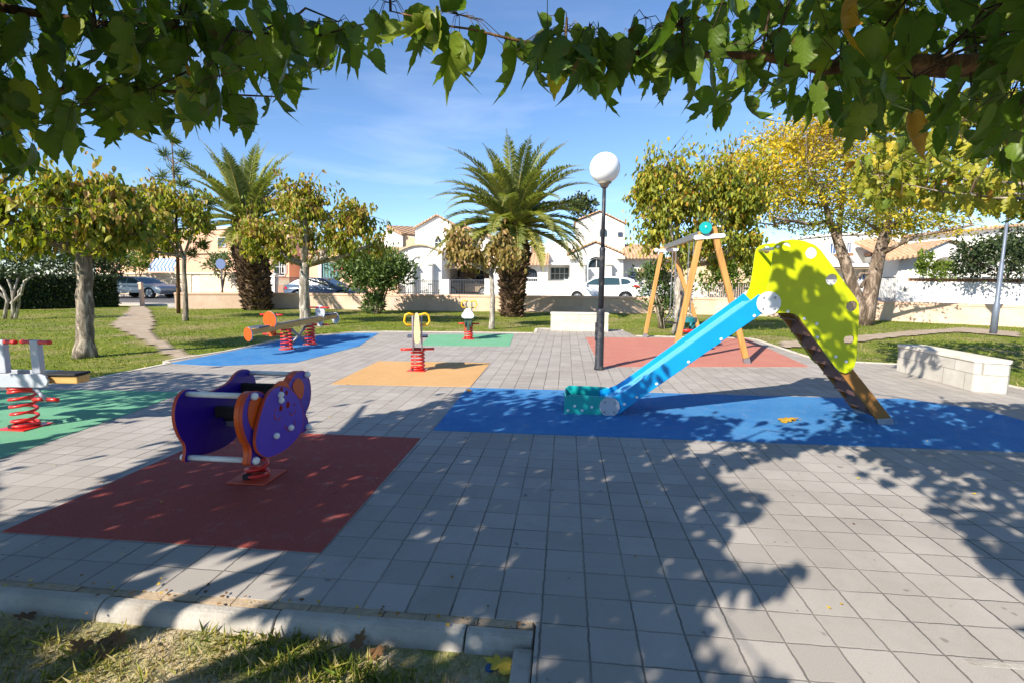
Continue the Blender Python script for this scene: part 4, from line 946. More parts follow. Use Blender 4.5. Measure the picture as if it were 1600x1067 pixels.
bush('garden_shrub', 'green garden shrub in front of the arched white gable on the right', 'bush', [(1470, 422, 34, 12), (1448, 410, 12, 20)], 25.5, 'bright_leaf', 1300, .16, (.4, .2), LEAF_FAR, 0, up=.4)
bush('tree', 'dark green broad tree behind the white wall at the far right', 'tree', [(1565, 402, 58, 34), (1525, 398, 30, 30), (1600, 380, 40, 30)], 24.0, 'dark_leaf', 5200, .16, (.55, .25), LEAF_FAR, 7, (22.3, 24), hollow=.35, bark='bark_dark')
bush('tree', 'dark olive tree with a long low crown over the clipped hedge', 'tree', [(60, 408, 80, 20), (140, 405, 50, 24), (175, 408, 26, 26)], 27.0, 'dark_leaf', 5000, .2, (.6, .25), LEAF_FAR, 8, hollow=.3, bark='bark_dark')
bush('tree', 'small dark tree peeping over the white gable beside the middle palm', 'tree', [(908, 322, 26, 18), (930, 345, 14, 14)], 40, 'dark_leaf', 1500, .3, (.7, .2), LEAF_FAR, 3, hollow=.2)
# multi-stemmed bare shrub
root = thing('bare_shrub', 'pale multi stemmed shrub with bare forking stems in front of the hedge', 'bush', (-18.3, 16.2, -.05))
b0 = G(18, 498); root.location = tuple(b0); mb = MB(); Yb = b0[1]
for pts in ([(12, 498), (14, 470), (8, 455), (-8, 440)], [(18, 498), (22, 470), (16, 452), (14, 436)], [(23, 498), (26, 472), (32, 456), (44, 438)], [(20, 497), (24, 475), (26, 455), (30, 432)], [(22, 475), (34, 460), (42, 440), (50, 430)], [(14, 472), (2, 458), (-14, 448)]):
    mb.tube([W(x, y, Yb)+np.array([0, rnd.uniform(-.1, .1), 0]) for x, y in pts], [.062*.8**i for i in range(len(pts))], 7, 0, True, True, .06)
mb.build('stems', M['bark_white'], root)
c, r, k = ell_px(20, 425, 48, 12, Yb); q = c+unit(rng.normal(0, 1, (500, 3)))*r*rng.uniform(.3, 1, (500, 1))
leaf_mesh('foliage', [(LEAF_FAR, q, unit(rng.normal(0, 1, (500, 3))+[0, 0, .5]), unit(rng.normal(0, 1, (500, 3))), np.full(500, .12), rng.uniform(.2, .9, 500))], M['dark_leaf'], root)
# clipped hedge
def hedge(label, a, b, th, z1, n, Z0=-.05):
    a, b = np.array(a, float), np.array(b, float); d = b-a; ln = np.linalg.norm(d); d /= ln; nv_ = np.array([d[1], -d[0]]); root = thing('hedge', label, 'hedge', (*((a+b)/2), Z0))
    mb = MB(); c = (a+b)/2+nv_*-th/2; mb.box((c[0], c[1], (Z0+z1)/2), (ln-.1, th-.16, z1-Z0-.08), math.atan2(d[1], d[0])); bevel(mb.build('hedge_core', M['hedge_core'], root), .15, 3)
    m = n; s = rng.uniform(0, ln, m); f = rng.uniform(0, 1, m); face = rng.uniform(0, 1, m); P = np.zeros((m, 3)); N = np.zeros((m, 3))
    fr = face < .66; tp = (face >= .66) & (face < .9); en = face >= .9
    P[fr, :2] = a+d*s[fr, None]+nv_*rng.normal(-.03, .05, (fr.sum(), 1)); P[fr, 2] = Z0+f[fr]*(z1-Z0); N[fr, :2] = nv_
    P[tp, :2] = a+d*s[tp, None]-nv_*(f[tp, None]*th); P[tp, 2] = z1+rng.normal(-.03, .04, tp.sum()); N[tp, 2] = 1
    P[en, :2] = b+d*rng.normal(0, .05, (en.sum(), 1))-nv_*(rng.uniform(0, 1, (en.sum(), 1))*th); P[en, 2] = Z0+f[en]*(z1-Z0); N[en, :2] = d
    tip = unit(N*.6+rng.normal(0, .6, (m, 3))+[0, 0, .4]); leaf_mesh('foliage', [(LEAF_FAR, P, tip, unit(N+rng.normal(0, .5, (m, 3))), rng.uniform(.06, .14, m), rng.uniform(0, 1, m))], M['hedge_leaf'], root); return root
simple('hedge_core', (22, 30, 14), .95, .3, 8)
hedge('tall clipped dark green hedge along the left edge of the lawn', (-29, 15.2), (-22.6, 23.2), 1.2, 1.52, 16000)

# ---- pine ----------------------------------------------------------
Yp = 17.5; root = thing('pine_tree', 'slender young pine with tufted whorls rising above the left mulberry crowns', 'tree', (*W(279, 487, Yp)[:2], -.05)); mb = MB()
axis = [W(x, y, Yp) for x, y in ((279, 490), (278, 420), (275, 340), (272, 280), (268, 215))]; mb.tube(axis, [.07, .06, .05, .035, .012], 8, 0, True, True, .05)
P = []; TI = []
for (x, y, n) in ((266, 218, 70), (256, 243, 90), (287, 246, 90), (272, 268, 80), (252, 277, 90), (286, 290, 110), (300, 312, 150), (262, 318, 110), (316, 345, 170), (325, 362, 130), (296, 350, 140), (318, 385, 140), (300, 398, 110), (256, 380, 110), (330, 320, 90)):
    c = W(x, y, Yp+rnd.uniform(-.5, .5)); a0 = W(273, y+10, Yp); mb.tube([a0, (a0+c)/2+np.array([0, 0, -.05]), c], [.018, .014, .006], 5, 0, False)
    for k in range(n):
        dv_ = unit(rng.normal(0, 1, 3)+np.array([0, 0, .55])+(c-a0)*.5); P.append(c+rng.normal(0, .06, 3)-.05*(c-a0)); TI.append(dv_)
n = len(P); mb.build('trunk', M['bark_brown'], root)
leaf_mesh('crown', [(LEAF_THIN, np.array(P), np.array(TI), unit(rng.normal(0, 1, (n, 3))), rng.uniform(.22, .42, n), rng.uniform(.2, .9, n), np.ones(n), np.full(n, .35))], M['pine_leaf'], root)

# ---- big yellow tree on the right ----------------------------------
Yt = 19.44; root = thing('shade_tree', 'tall twin stemmed tree with sparse golden yellow crown on the right lawn', 'tree', (10.74, 19.44, float(ground_z(10.74, 19.44)))); mb = MB()
def limb(px, rad, dy=0., n=9):
    m = len(px); pts = [W(x, y, Yt+dy*i/(m-1))+np.array([0, 0, 0]) for i, (x, y) in enumerate(px)]; mb.tube(pts, rad, n, 0, True, True, .06); return pts
K = 20/785.
L1 = limb([(1346, 512), (1344, 480), (1330, 445), (1322, 415), (1312, 385), (1304, 362)], [.28, .23, .205, .19, .165, .14])
L2 = limb([(1350, 510), (1356, 478), (1364, 440), (1372, 405), (1380, 375), (1388, 350)], [.30, .25, .225, .205, .18, .145])
ends = []
for px, r0, dy in (([(1304, 362), (1295, 345), (1290, 322), (1280, 300), (1262, 262)], .13, -1), ([(1295, 345), (1270, 352), (1240, 346), (1205, 340)], .07, -.8), ([(1293, 335), (1318, 318), (1335, 300)], .06, .6), ([(1310, 380), (1312, 350), (1318, 300), (1322, 250)], .11, 1.2), ([(1388, 350), (1392, 320), (1385, 285), (1370, 250)], .11, .6), ([(1384, 362), (1420, 330), (1440, 300)], .08, -.8), ([(1372, 400), (1400, 385), (1430, 370), (1470, 362), (1520, 352)], .09, -1.5), ([(1345, 450), (1352, 438), (1362, 430)], .06, .0), ([(1290, 322), (1255, 318), (1230, 300), (1200, 270)], .07, -.3), ([(1280, 300), (1250, 270), (1235, 235)], .05, 1.0), ([(1240, 346), (1210, 352), (1180, 348), (1160, 330)], .04, .8), ([(1370, 360), (1350, 345), (1330, 340)], .05, -.3), ([(1335, 440), (1345, 428), (1368, 428)], .06, 0)):
    p = limb(px, [r0*(.8**i) for i in range(len(px))], dy, 7); ends += p[1:]
ends = np.array(ends); P = []; TI = []; T = []; S = []
for (cx, cy, rx, ry, n, tn) in ((1290, 250, 95, 50, 62, .72), (1215, 265, 70, 60, 60, .72), (1160, 270, 50, 50, 34, .66), (1330, 215, 55, 30, 26, .76), (1255, 205, 70, 26, 36, .78), (1340, 300, 60, 45, 30, .6), (1250, 320, 70, 30, 30, .5), (1170, 330, 40, 22, 12, .5), (1400, 340, 70, 22, 26, .42), (1440, 352, 60, 14, 18, .45), (1385, 255, 50, 45, 20, .6), (1300, 350, 50, 14, 12, .4)):
    c, r, k = ell_px(cx, cy, rx, ry, Yt, 2.2)
    for i in range(n):
        q = c+unit(rng.normal(0, 1, 3))*r*rng.uniform(.2, 1)**.6; e = ends[np.argmin(((ends-q)**2).sum(1))]; mb.tube([e, (e+q)/2+np.array([0, 0, .12]), q], [.016, .011, .004], 4, 0, False)
        m = int(rng.uniform(45, 85)); dq = rng.normal(0, 1, (m, 3))*np.array([.34, .34, .17]); P.append(q+dq); TI.append(unit(dq*np.array([1, 1, .3])+rng.normal(0, .5, (m, 3)))); T.append(np.clip(rng.normal(tn+rng.normal(0, .16), .1, m), 0, 1)); S.append(rng.uniform(.09, .2, m))
P = np.concatenate(P); n = len(P); mb.build('trunk', M['bark_tree'], root)
leaf_mesh('crown', [(LEAF_FAR, P, np.concatenate(TI), unit(rng.normal(0, 1, (n, 3))+[0, 0, .6]), np.concatenate(S), np.concatenate(T), np.ones(n), np.full(n, .55))], M['seed_yellow'], root)

# ================================================================== OVERHEAD MULBERRIES that shade the foreground
c2 = lambda pts: crop(900, 680, 2.2857, pts)
LIT = [c2([(470, 150), (620, 105), (760, 80), (870, 42), (960, 48), (1055, 60), (1005, 95), (1150, 132), (900, 118), (838, 126), (872, 165), (1000, 180), (1150, 205), (1295, 262), (1160, 275), (1220, 320), (1285, 330), (1262, 370), (1380, 400), (1400, 470), (1450, 520), (1600, 578), (1760, 640), (1760, 1100), (880, 1100), (760, 850), (560, 800), (430, 780), (420, 690), (500, 640), (690, 610), (700, 580), (900, 510), (860, 470), (660, 470), (560, 440), (480, 370), (560, 330), (740, 330), (640, 270), (720, 220), (620, 190), (560, 170)]),
  c2([(372, 66), (410, 26), (560, 24), (720, 34), (690, 45), (640, 58), (520, 66), (440, 76)]),
  crop(900, 560, 2.2857, [(250, 195), (560, 160), (862, 133), (892, 150), (880, 200), (900, 255), (832, 292), (640, 290), (520, 275), (600, 215), (450, 196), (350, 192)]),
  [(0, 722), (120, 672), (262, 640), (275, 655), (250, 700), (0, 820)], [(478, 645), (560, 600), (700, 590), (720, 610), (640, 640), (560, 650), (500, 685)], [(290, 880), (372, 872), (390, 930), (375, 985), (250, 970), (210, 940)], [(40, 985), (120, 962), (250, 985), (390, 1000), (400, 1090), (250, 1200), (-60, 1200), (20, 1040)], [(440, 1010), (480, 1000), (560, 1067), (460, 1100)], [(330, 600), (700, 560), (730, 600), (480, 640)], [(0, 640), (200, 640), (0, 700)]]
VIS = [([(-70, -70), (420, -70), (430, 0), (540, 30), (560, 75), (525, 95), (480, 112), (440, 140), (420, 135), (330, 178), (250, 195), (150, 188), (70, 222), (30, 262), (-70, 265)], 350, (1.75, 3.1)),
       ([(1085, -70), (1670, -70), (1670, 262), (1560, 240), (1500, 216), (1440, 204), (1370, 180), (1300, 172), (1200, 160), (1120, 175), (1075, 140), (1065, 60)], 440, (1.6, 3.2)),
       ([(850, 45), (1075, 15), (1080, 110), (960, 110), (870, 90)], 42, (1.7, 2.4)),
       ([(-70, 215), (60, 195), (140, 190), (100, 225), (-70, 260)], 14, (2.4, 3.2))]
def shadow_px(P):
    t = P[:, 2]/-SDIR[2]; S = P+SDIR*t[:, None]; return S, proj(S)
def lit_mask(P):
    m = np.zeros(len(P), bool)
    for dz in (0, -.09, -.17):
        S, q = shadow_px(P+np.array([0, 0, dz])); infr = q[:, 2] > .3
        for L_ in LIT: m |= inpoly(q[:, 0], q[:, 1], L_) & infr
    far = (S[:, 1] > 7.1) | ((S[:, 0] > .2) & (S[:, 1] > 6.75)); m |= far & infr & (q[:, 0] > -50) & (q[:, 0] < 1650)
    return m
TA, TB, TC = np.array([-4.9, -2.4]), np.array([3.55, .85]), np.array([-8.9, 1.9])
TREES = {}
def overhead(key, label, xy, r, zt, limbs):
    root = thing('mulberry_tree', label, 'tree', (*xy, 0.), 0, 'mulberry trees arching over the foreground'); mb = MB(); base = np.array([*xy, float(ground_z(*xy))-.05])
    trunk_tubes(mb, base, np.array([*xy, zt]), r, r*.85, 16, .05); pts = []
    for l in limbs:
        q = [np.array([*xy, zt-.08])]+[np.array(p, float) for p, _ in l]; rr = [r*.7]+[s for _, s in l]; mb.tube(q, rr, 10, 0, True, True, .06)
        for a, b in zip(q[:-1], q[1:]): pts += [a+(b-a)*f for f in np.linspace(0, 1, 8)]
    TREES[key] = dict(root=root, mb=mb, pts=np.array(pts), tw=MB(), sets=[]); return root
pl = lambda x, y, d: tuple(D(x, y, d))
overhead('A', 'overhanging mulberry whose dark leaves fill the upper left of the view', TA, .17, 2.15, [
   [((-3.6, -.4, 2.5), .06), ((-2.6, 1.5, 2.62), .035), (pl(0, 12, 2.3), .022), (pl(150, 36, 2.3), .013), (pl(330, 46, 2.25), .007), (pl(430, 54, 2.2), .004)],
   [((-4.2, .2, 2.45), .05), ((-3.3, 1.5, 2.38), .03), (pl(0, 172, 2.55), .014), (pl(120, 132, 2.5), .010), (pl(300, 146, 2.4), .006), (pl(440, 152, 2.35), .003)],
   [((-3.2, -1.2, 2.6), .06), ((-1.5, -.1, 2.8), .03)], [((-2.8, -.6, 2.75), .05), ((-1.4, .9, 2.95), .025), ((-.6, 1.7, 3.05), .01)],
   [((-5.2, -.2, 2.8), .07), ((-6.3, .8, 3.1), .03)], [((-4.6, -2.6, 2.9), .07), ((-5.2, -4, 3.2), .03)], [((-3.4, -2.6, 2.9), .05), ((-2.0, -2.8, 3.1), .02)], [((-4.6, .8, 2.9), .05), ((-5.0, 2.2, 3.0), .02)]])
overhead('B', 'overhanging mulberry with stout brown limb and dark leaves across the upper right', TB, .15, 2.1, [
   [(pl(1680, 70, 2.35), .062), (pl(1560, 98, 2.2), .052), (pl(1480, 104, 2.15), .045), (pl(1360, 96, 2.1), .034), (pl(1290, 108, 2.08), .026), (pl(1190, 88, 2.05), .017), (pl(1110, 86, 2.0), .0125), (pl(960, 82, 1.95), .008), (pl(870, 76, 1.92), .0065), (pl(800, 62, 1.9), .0052), (pl(735, 46, 1.9), .0042), (pl(690, 40, 1.9), .0036), (pl(655, 28, 1.92), .003), (pl(610, 18, 1.95), .0022)],
   [((3.0, 2.0, 2.5), .05), ((2.6, 2.9, 2.6), .025)], [((2.4, .5, 2.7), .05), ((1.5, .9, 3.0), .03), ((.8, 1.1, 3.2), .015)], [((2.9, 1.5, 2.95), .05), ((1.8, 2.3, 3.6), .025), ((.7, 2.7, 4.0), .01)], [((4.6, 1.6, 2.7), .05), ((5.6, 2.6, 2.9), .02)], [((3.8, -.6, 2.8), .05), ((4.2, -2.0, 3.0), .02)], [((3.0, -.2, 2.8), .04), ((2.6, .2, 3.1), .02)]])
overhead('C', 'mulberry standing beyond the left edge that throws streaky shade on the green mat', TC, .16, 2.2, [[((-8.0, 2.6, 2.7), .06), ((-7.0, 3.2, 2.9), .03)], [((-9.4, 3.2, 2.8), .06), ((-9.8, 4.2, 3.0), .03)], [((-8.3, .8, 2.8), .06), ((-7.6, -.4, 3.0), .03)], [((-10, 1.2, 2.8), .05), ((-11, .8, 3.0), .02)]])
TREES['A']['mb'].build('trunk', M['bark_brown'], TREES['A']['root']); TREES['B']['mb'].build('trunk', M['bark_brown'], TREES['B']['root']); TREES['C']['mb'].build('trunk', M['bark_grey'], TREES['C']['root'])
def near_tree(P): return np.where(((P[:, :2]-TA)**2).sum(1) < ((P[:, :2]-TB)**2).sum(1), 'A', 'B')
ALLP = []; ALLT = []; ALLS = []; ALLK = []; ALLV = []
for poly, N, dr in VIS:
    P0_ = np.array(poly); lo, hi = P0_.min(0), P0_.max(0); got = 0; it = 0
    while got < N and it < 60:
        it += 1; m = 400; x = rng.uniform(lo[0], hi[0], m); y = rng.uniform(lo[1], hi[1], m); d = rng.uniform(*dr, m)
        ok = inpoly(x, y, poly); P = CP+(FW+RT*((x-800)/FPX)[:, None]+UP*((533.5-y)/FPX)[:, None])*d[:, None]
        ok &= (P[:, 2] > 1.95) & (P[:, 2] < 3.3) & ~(lit_mask(P) & (rng.uniform(0, 1, m) < .8))
        P = P[ok][:N-got]; got += len(P); ALLP.append(P); ALLV.append(np.ones(len(P), bool)); ALLK.append(np.where(P[:, 0] < .35, 'A', 'B'))
        ALLT.append(np.clip(rng.normal(.36, .16, len(P))+(rng.uniform(0, 1, len(P)) < .035)*.55, 0, 1)); ALLS.append(rng.uniform(.095, .162, len(P)))
# unseen rest of the crowns above, beside and behind the camera, shaped to cast shade
CR = [('A', TA+[1.6, 1.6], (4.5, 3.8), 11500), ('B', TB+[-.3, .2], (3.0, 2.6), 2200), ('C', TC+[.6, .8], (2.6, 2.4), 1500)]
for key, cxy, rr, N in CR:
    got = 0; it = 0
    while got < N and it < 200:
        it += 1; m = 2500; a = rng.uniform(0, 2*np.pi, m); q = np.sqrt(rng.uniform(0, 1, m)); P = np.stack([cxy[0]+rr[0]*q*np.cos(a), cxy[1]+rr[1]*q*np.sin(a), rng.uniform(2.2, 3.9, m)-.5*q**2], -1)
        pr = proj(P); infr = (pr[:, 2] > .15) & (pr[:, 0] > -110) & (pr[:, 0] < 1710) & (pr[:, 1] > -95) & (pr[:, 1] < 1150)
        S, sq = shadow_px(P); lm = lit_mask(P)
        inner = (sq[:, 2] > .3) & (sq[:, 0] > -100) & (sq[:, 0] < 1700) & (sq[:, 1] > 300) & (sq[:, 1] < 1300)
        ok = ~infr & ~(lm & (rng.uniform(0, 1, m) < .997)) & (inner | (rng.uniform(0, 1, m) < .06)) & ((((P-CP)**2).sum(1) > 3.2) | (pr[:, 2] < -.3))
        P = P[ok][:N-got]; got += len(P); ALLP.append(P); ALLV.append(np.zeros(len(P), bool)); ALLK.append(np.full(len(P), key)); ALLT.append(np.clip(rng.normal(.4, .15, len(P)), 0, 1)); ALLS.append(rng.uniform(.095, .15, len(P)))
sp_ = np.array(xz(crop(1140, 360, 3.4423, [(250, 90), (325, 95), (350, 185), (430, 225), (505, 255), (545, 330), (600, 350), (600, 400), (640, 470), (672, 600), (672, 700), (590, 720), (540, 620), (470, 520), (380, 470), (270, 425), (262, 330), (285, 260)])))  # unseen leaves added above the view to cast leaf shade on the slide panel
m = 900; qx = rng.uniform(sp_[:, 0].min(), sp_[:, 0].max(), m); qz = rng.uniform(sp_[:, 1].min(), sp_[:, 1].max(), m); k = inpoly(qx, qz, [tuple(q) for q in sp_]); qx, qz = qx[k], qz[k]
k = (np.sin(qx*17+qz*5)+np.sin(qz*19-qx*8)+rng.normal(0, .5, len(qx))) > -.75; qx, qz = qx[k][:200], qz[k][:200]; zt_ = rng.uniform(3.75, 4.25, len(qx)); tt = (zt_-qz)/-SDIR[2]
P = np.stack([qx, np.full(len(qx), Y0), qz], -1)-SDIR*tt[:, None]; P[:, 2] += .06; ALLP.append(P); ALLV.append(np.zeros(len(P), bool)); ALLK.append(np.full(len(P), 'B')); ALLT.append(np.clip(rng.normal(.4, .15, len(P)), 0, 1)); ALLS.append(rng.uniform(.10, .16, len(P)))
# leaves set along the two visible branches
def along(pts, step, key, spread=.03, skip=0., tone=.42):
    out = []
    for a, b in zip(pts[:-1], pts[1:]):
        a, b = np.array(a), np.array(b); n = max(1, int(np.linalg.norm(b-a)/step))
        for i in range(n):
            if rnd.random() < skip: continue
            out.append(a+(b-a)*(i+rnd.random())/n+rng.normal(0, spread, 3)+np.array([0, 0, -.01]))
    P = np.array(out); ALLP.append(P); ALLV.append(np.ones(len(P), bool)); ALLK.append(np.full(len(P), key)); ALLT.append(np.clip(rng.normal(tone, .16, len(P)), 0, 1)); ALLS.append(rng.uniform(.10, .165, len(P)))
bpts = [pl(*q) for q in ((1110, 80, 2.0), (960, 74, 1.95), (870, 70, 1.92), (800, 56, 1.9))]; along(bpts, .022, 'B', .04); along(bpts, .10, 'B', .05, tone=.7)
along([pl(*q) for q in ((800, 56, 1.9), (735, 42, 1.9), (690, 36, 1.9), (655, 22, 1.92), (610, 14, 1.95), (575, 10, 2.0))], .026, 'B', .03, tone=.5)
along([pl(*q) for q in ((590, 40, 2.2), (540, 45, 2.2), (430, 52, 2.2), (330, 44, 2.25), (150, 34, 2.3))], .034, 'A', .04)
along([pl(*q) for q in ((440, 148, 2.35), (300, 142, 2.4), (120, 128, 2.5))], .04, 'A', .03)
TREES['A']['tw'].tube([pl(430, 54, 2.2), pl(500, 56, 2.2), pl(560, 40, 2.2), pl(600, 32, 2.2)], [.004, .0035, .003, .002], 6, 0, False)
P = np.concatenate(ALLP); T = np.concatenate(ALLT); S = np.concatenate(ALLS); Kk = np.concatenate(ALLK); V = np.concatenate(ALLV)
for key in 'ABC':
    tr = TREES[key]; sel = Kk == key; p = P[sel]; t_ = T[sel]; s_ = S[sel]; v_ = V[sel]
    # twigs: cluster leaves, hang each cluster's twig from the nearest limb, then a petiole to each visible leaf
    cell = np.round(p/.42).astype(int); _, inv = np.unique(cell, axis=0, return_inverse=True); inv = inv.ravel()
    for c_ in range(inv.max()+1):
        idx = np.where(inv == c_)[0]; cen = p[idx].mean(0)+np.array([0, 0, .05]); q = tr['pts'][np.argmin(((tr['pts']-cen)**2).sum(1))]
        if np.linalg.norm(q-cen) > .03 and not lit_mask(np.array([q+(cen-q)*f for f in (.3, .5, .75, 1.)])).any():
            if not v_[idx].any() or np.linalg.norm(q-cen) < .4: tr['tw'].tube([q, (q+cen)/2+np.array([0, 0, .08]), cen], [.006, .005, .003], 5, 0, False)
        for i in idx[v_[idx]]: tr['tw'].tube([cen, (cen+p[i])/2+np.array([0, 0, .03]), p[i]], [.0018, .0014, .0012], 4, 0, False)
    tr['tw'].build('twigs', M['bark_dark'], tr['root'])
    h = rng.uniform(0, 1, len(p)) < .66; a_, b_ = h & v_, ~h & v_
    leaf_mesh('crown', [hang(p[a_], s_[a_], t_[a_], LEAF_LOBED, .42), hang(p[b_], s_[b_], t_[b_], LEAF_HEART, .42), hang(p[~v_], s_[~v_], t_[~v_], LEAF_MID, .5, rng.uniform(.8, 1.1, (~v_).sum()))], M['mulberry_near'], tr['root'], True)
# mid distance mulberry reaching in from the right edge
root = thing('mulberry_tree', 'yellow green mulberry reaching in from the right edge above the block bench', 'tree', (8.6, 6.6, -.03)); mb = MB()
trunk_tubes(mb, (8.6, 6.6, -.1), (8.55, 6.6, 2.05), .15, .13, 14); P = []; limbs = []
for l in ([(7.6, 6.9, 2.35), (6.4, 7.0, 2.5), (5.4, 6.9, 2.6)], [(7.4, 6.2, 2.4), (6.2, 6.0, 2.6)], [(8.0, 7.8, 2.5), (7.2, 8.8, 2.7)], [(9.6, 7.4, 2.5), (10.6, 8, 2.8)], [(9.2, 5.4, 2.5), (9.8, 4.4, 2.8)], [(7.2, 7.2, 2.6), (6.2, 7.8, 2.8)], [(7.6, 6.9, 2.5), pl(1500, 280, 7.4), pl(1420, 280, 7.4), pl(1350, 272, 7.4)], [(7.8, 7.2, 2.6), pl(1560, 290, 8.4), pl(1450, 295, 8.6), pl(1380, 290, 8.8)], [(7.4, 6.4, 2.4), pl(1560, 310, 6.8), pl(1470, 300, 6.8), pl(1400, 285, 6.8)]):
    q = [np.array([8.55, 6.6, 1.98])]+[np.array(a) for a in l]; mb.tube(q, [.07, .035, .018, .010, .005][:len(q)], 8, 0, True, True, .06)
    for a, b in zip(q[:-1], q[1:]): limbs += [a+(b-a)*f for f in np.linspace(0, 1, 7)]
limbs = np.array(limbs); mb.build('trunk', M['bark_grey'], root)
VR = [(1330, 250), (1395, 222), (1500, 240), (1660, 255), (1660, 345), (1560, 330), (1480, 322), (1420, 312), (1375, 330), (1340, 290)]
m = 9000; x = rng.uniform(1330, 1660, m); y = rng.uniform(215, 350, m); d = rng.uniform(6.6, 9.4, m); Q = CP+(FW+RT*((x-800)/FPX)[:, None]+UP*((533.5-y)/FPX)[:, None])*d[:, None]
Q = Q[inpoly(x, y, VR) & (Q[:, 2] > 2.0) & (Q[:, 2] < 3.6)][:950]
a = rng.uniform(0, 2*np.pi, 2600); q = np.sqrt(rng.uniform(0, 1, 2600)); E2 = np.stack([8.9+2.4*q*np.cos(a), 6.6+2.4*q*np.sin(a), rng.uniform(2.2, 3.5, 2600)], -1); pr = proj(E2); E2 = E2[(pr[:, 0] > 1690)][:1100]
m = 4000; x = rng.uniform(1370, 1680, m); y = rng.uniform(120, 236, m); d = rng.uniform(4.8, 6.4, m); E3 = CP+(FW+RT*((x-800)/FPX)[:, None]+UP*((533.5-y)/FPX)[:, None])*d[:, None]  # extra leaves added for the shade they throw on the block bench
E3 = E3[(E3[:, 2] > 2.5) & (E3[:, 2] < 3.7)]; k = (np.sin(E3[:, 0]*6)+np.sin(E3[:, 1]*5+1)) > .2; E3 = E3[k][:330]; limbs = np.concatenate([limbs, [pl(1640, 200, 5.6), pl(1560, 190, 5.6), pl(1480, 190, 5.5), pl(1420, 200, 5.5)]])
Q = np.concatenate([Q, E2, E3]); tw = MB(); cell = np.round(Q/.5).astype(int); _, inv = np.unique(cell, axis=0, return_inverse=True); inv = inv.ravel()
for c_ in range(inv.max()+1):
    cen = Q[inv == c_].mean(0); e = limbs[np.argmin(((limbs-cen)**2).sum(1))]; tw.tube([e, (e+cen)/2+np.array([0, 0, .08]), cen], [.01, .007, .004], 5, 0, False)
tw.build('twigs', M['bark_dark'], root); n = len(Q); leaf_mesh('crown', [hang(Q, rng.uniform(.13, .2, n), np.clip(rng.normal(.58, .2, n), 0, 1), LEAF_LOBED, .45)], M['mulberry_yellow'], root, True)
# ================================================================== HOUSES, WALLS AND FENCES ACROSS THE ROAD
def render_mat(name, c, dirt=(196, 186, 170), amt=.35):
    t = NT(name); f = t.noise(.9, 7, .65, t.scaled((1, 1, .4))); c = lin(c)
    col = t.ramp(t.noise(3, 5), [(.3, tuple(v*.94 for v in c)), (.7, c)]); col = t.mix(t.rng(f, .5, .8, 0, amt), col, lin(dirt))
    t.pbr(col, .9, t.bump(t.noise(40, 4), .2, .01), spec=.2); M[name] = t.m
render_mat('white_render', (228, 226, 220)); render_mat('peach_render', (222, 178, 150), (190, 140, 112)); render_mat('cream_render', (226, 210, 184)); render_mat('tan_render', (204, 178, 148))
blockmat('cream_block', .5, .25, (226, 208, 182))
t = NT('roof_tile'); s = t.n('ShaderNodeSeparateXYZ'); t.l(t.obj(), s.inputs[0])
w = t.math('ABSOLUTE', t.math('SINE', t.math('MULTIPLY', s.outputs[0], 14.0))); f = t.noise(5, 5, .7)
col = t.ramp(f, [(.25, (.36, .20, .11)), (.5, (.52, .32, .19)), (.75, (.66, .46, .31))]); t.pbr(col, .9, t.bump(t.math('ADD', w, t.math('MULTIPLY', f, .3)), 1., .05), spec=.15); M['roof_tile'] = t.m
simple('window_glass', (46, 56, 68), .08, .3, 3, spec=.8); simple('window_blue', (70, 100, 150), .2, .15, 5, spec=.6); simple('window_frame', (216, 214, 208), .5, .05, 5)
simple('dark_recess', (70, 60, 54), .9, .2, 3); simple('iron', (74, 78, 84), .5, .2, 10, metal=.4); simple('door_white', (214, 214, 210), .5, .06, 6); simple('panel_brown', (150, 112, 86), .7, .15, 5)
simple('shutter_teal', (96, 140, 138), .5, .1, 6); simple('box_grey', (176, 184, 190), .5, .08, 6); simple('box_white', (228, 228, 226), .5, .05, 6); simple('brick_red', (190, 132, 104), .85, .2, 9)
def hp(pts, Y): return [(float(W(x, y, Y)[0]), float(W(x, y, Y)[2])) for x, y in pts]
def prism(name, mat, root, px, Y, th, holes=(), bev=.012, z=None):
    """front outline measured from the photo on the plane y=Y, built back to Y+th"""
    mb = MB(); out = hp(px, Y)
    if z is not None: out = [(x, max(z, q)) if q > z else (x, z) for x, q in out]
    mb.plate(out, (0, Y+th, 0), (1, 0, 0), (0, 0, 1), th, [hp(h, Y) for h in holes]); o = mb.build(name, M[mat], root)
    if bev: bevel(o, bev, 1)
    return o
def rect(x0, y0, x1, y1): return [(x0, y0), (x1, y0), (x1, y1), (x0, y1)]
def archpx(x0, x1, ytop, ybot, n=10):
    cx, r = (x0+x1)/2, (x1-x0)/2; yc = ytop+r*.92
    return [(x0, ybot)]+[(cx-r*math.cos(math.pi*i/n), yc-(yc-ytop)*math.sin(math.pi*i/n)) for i in range(n+1)]+[(x1, ybot)]
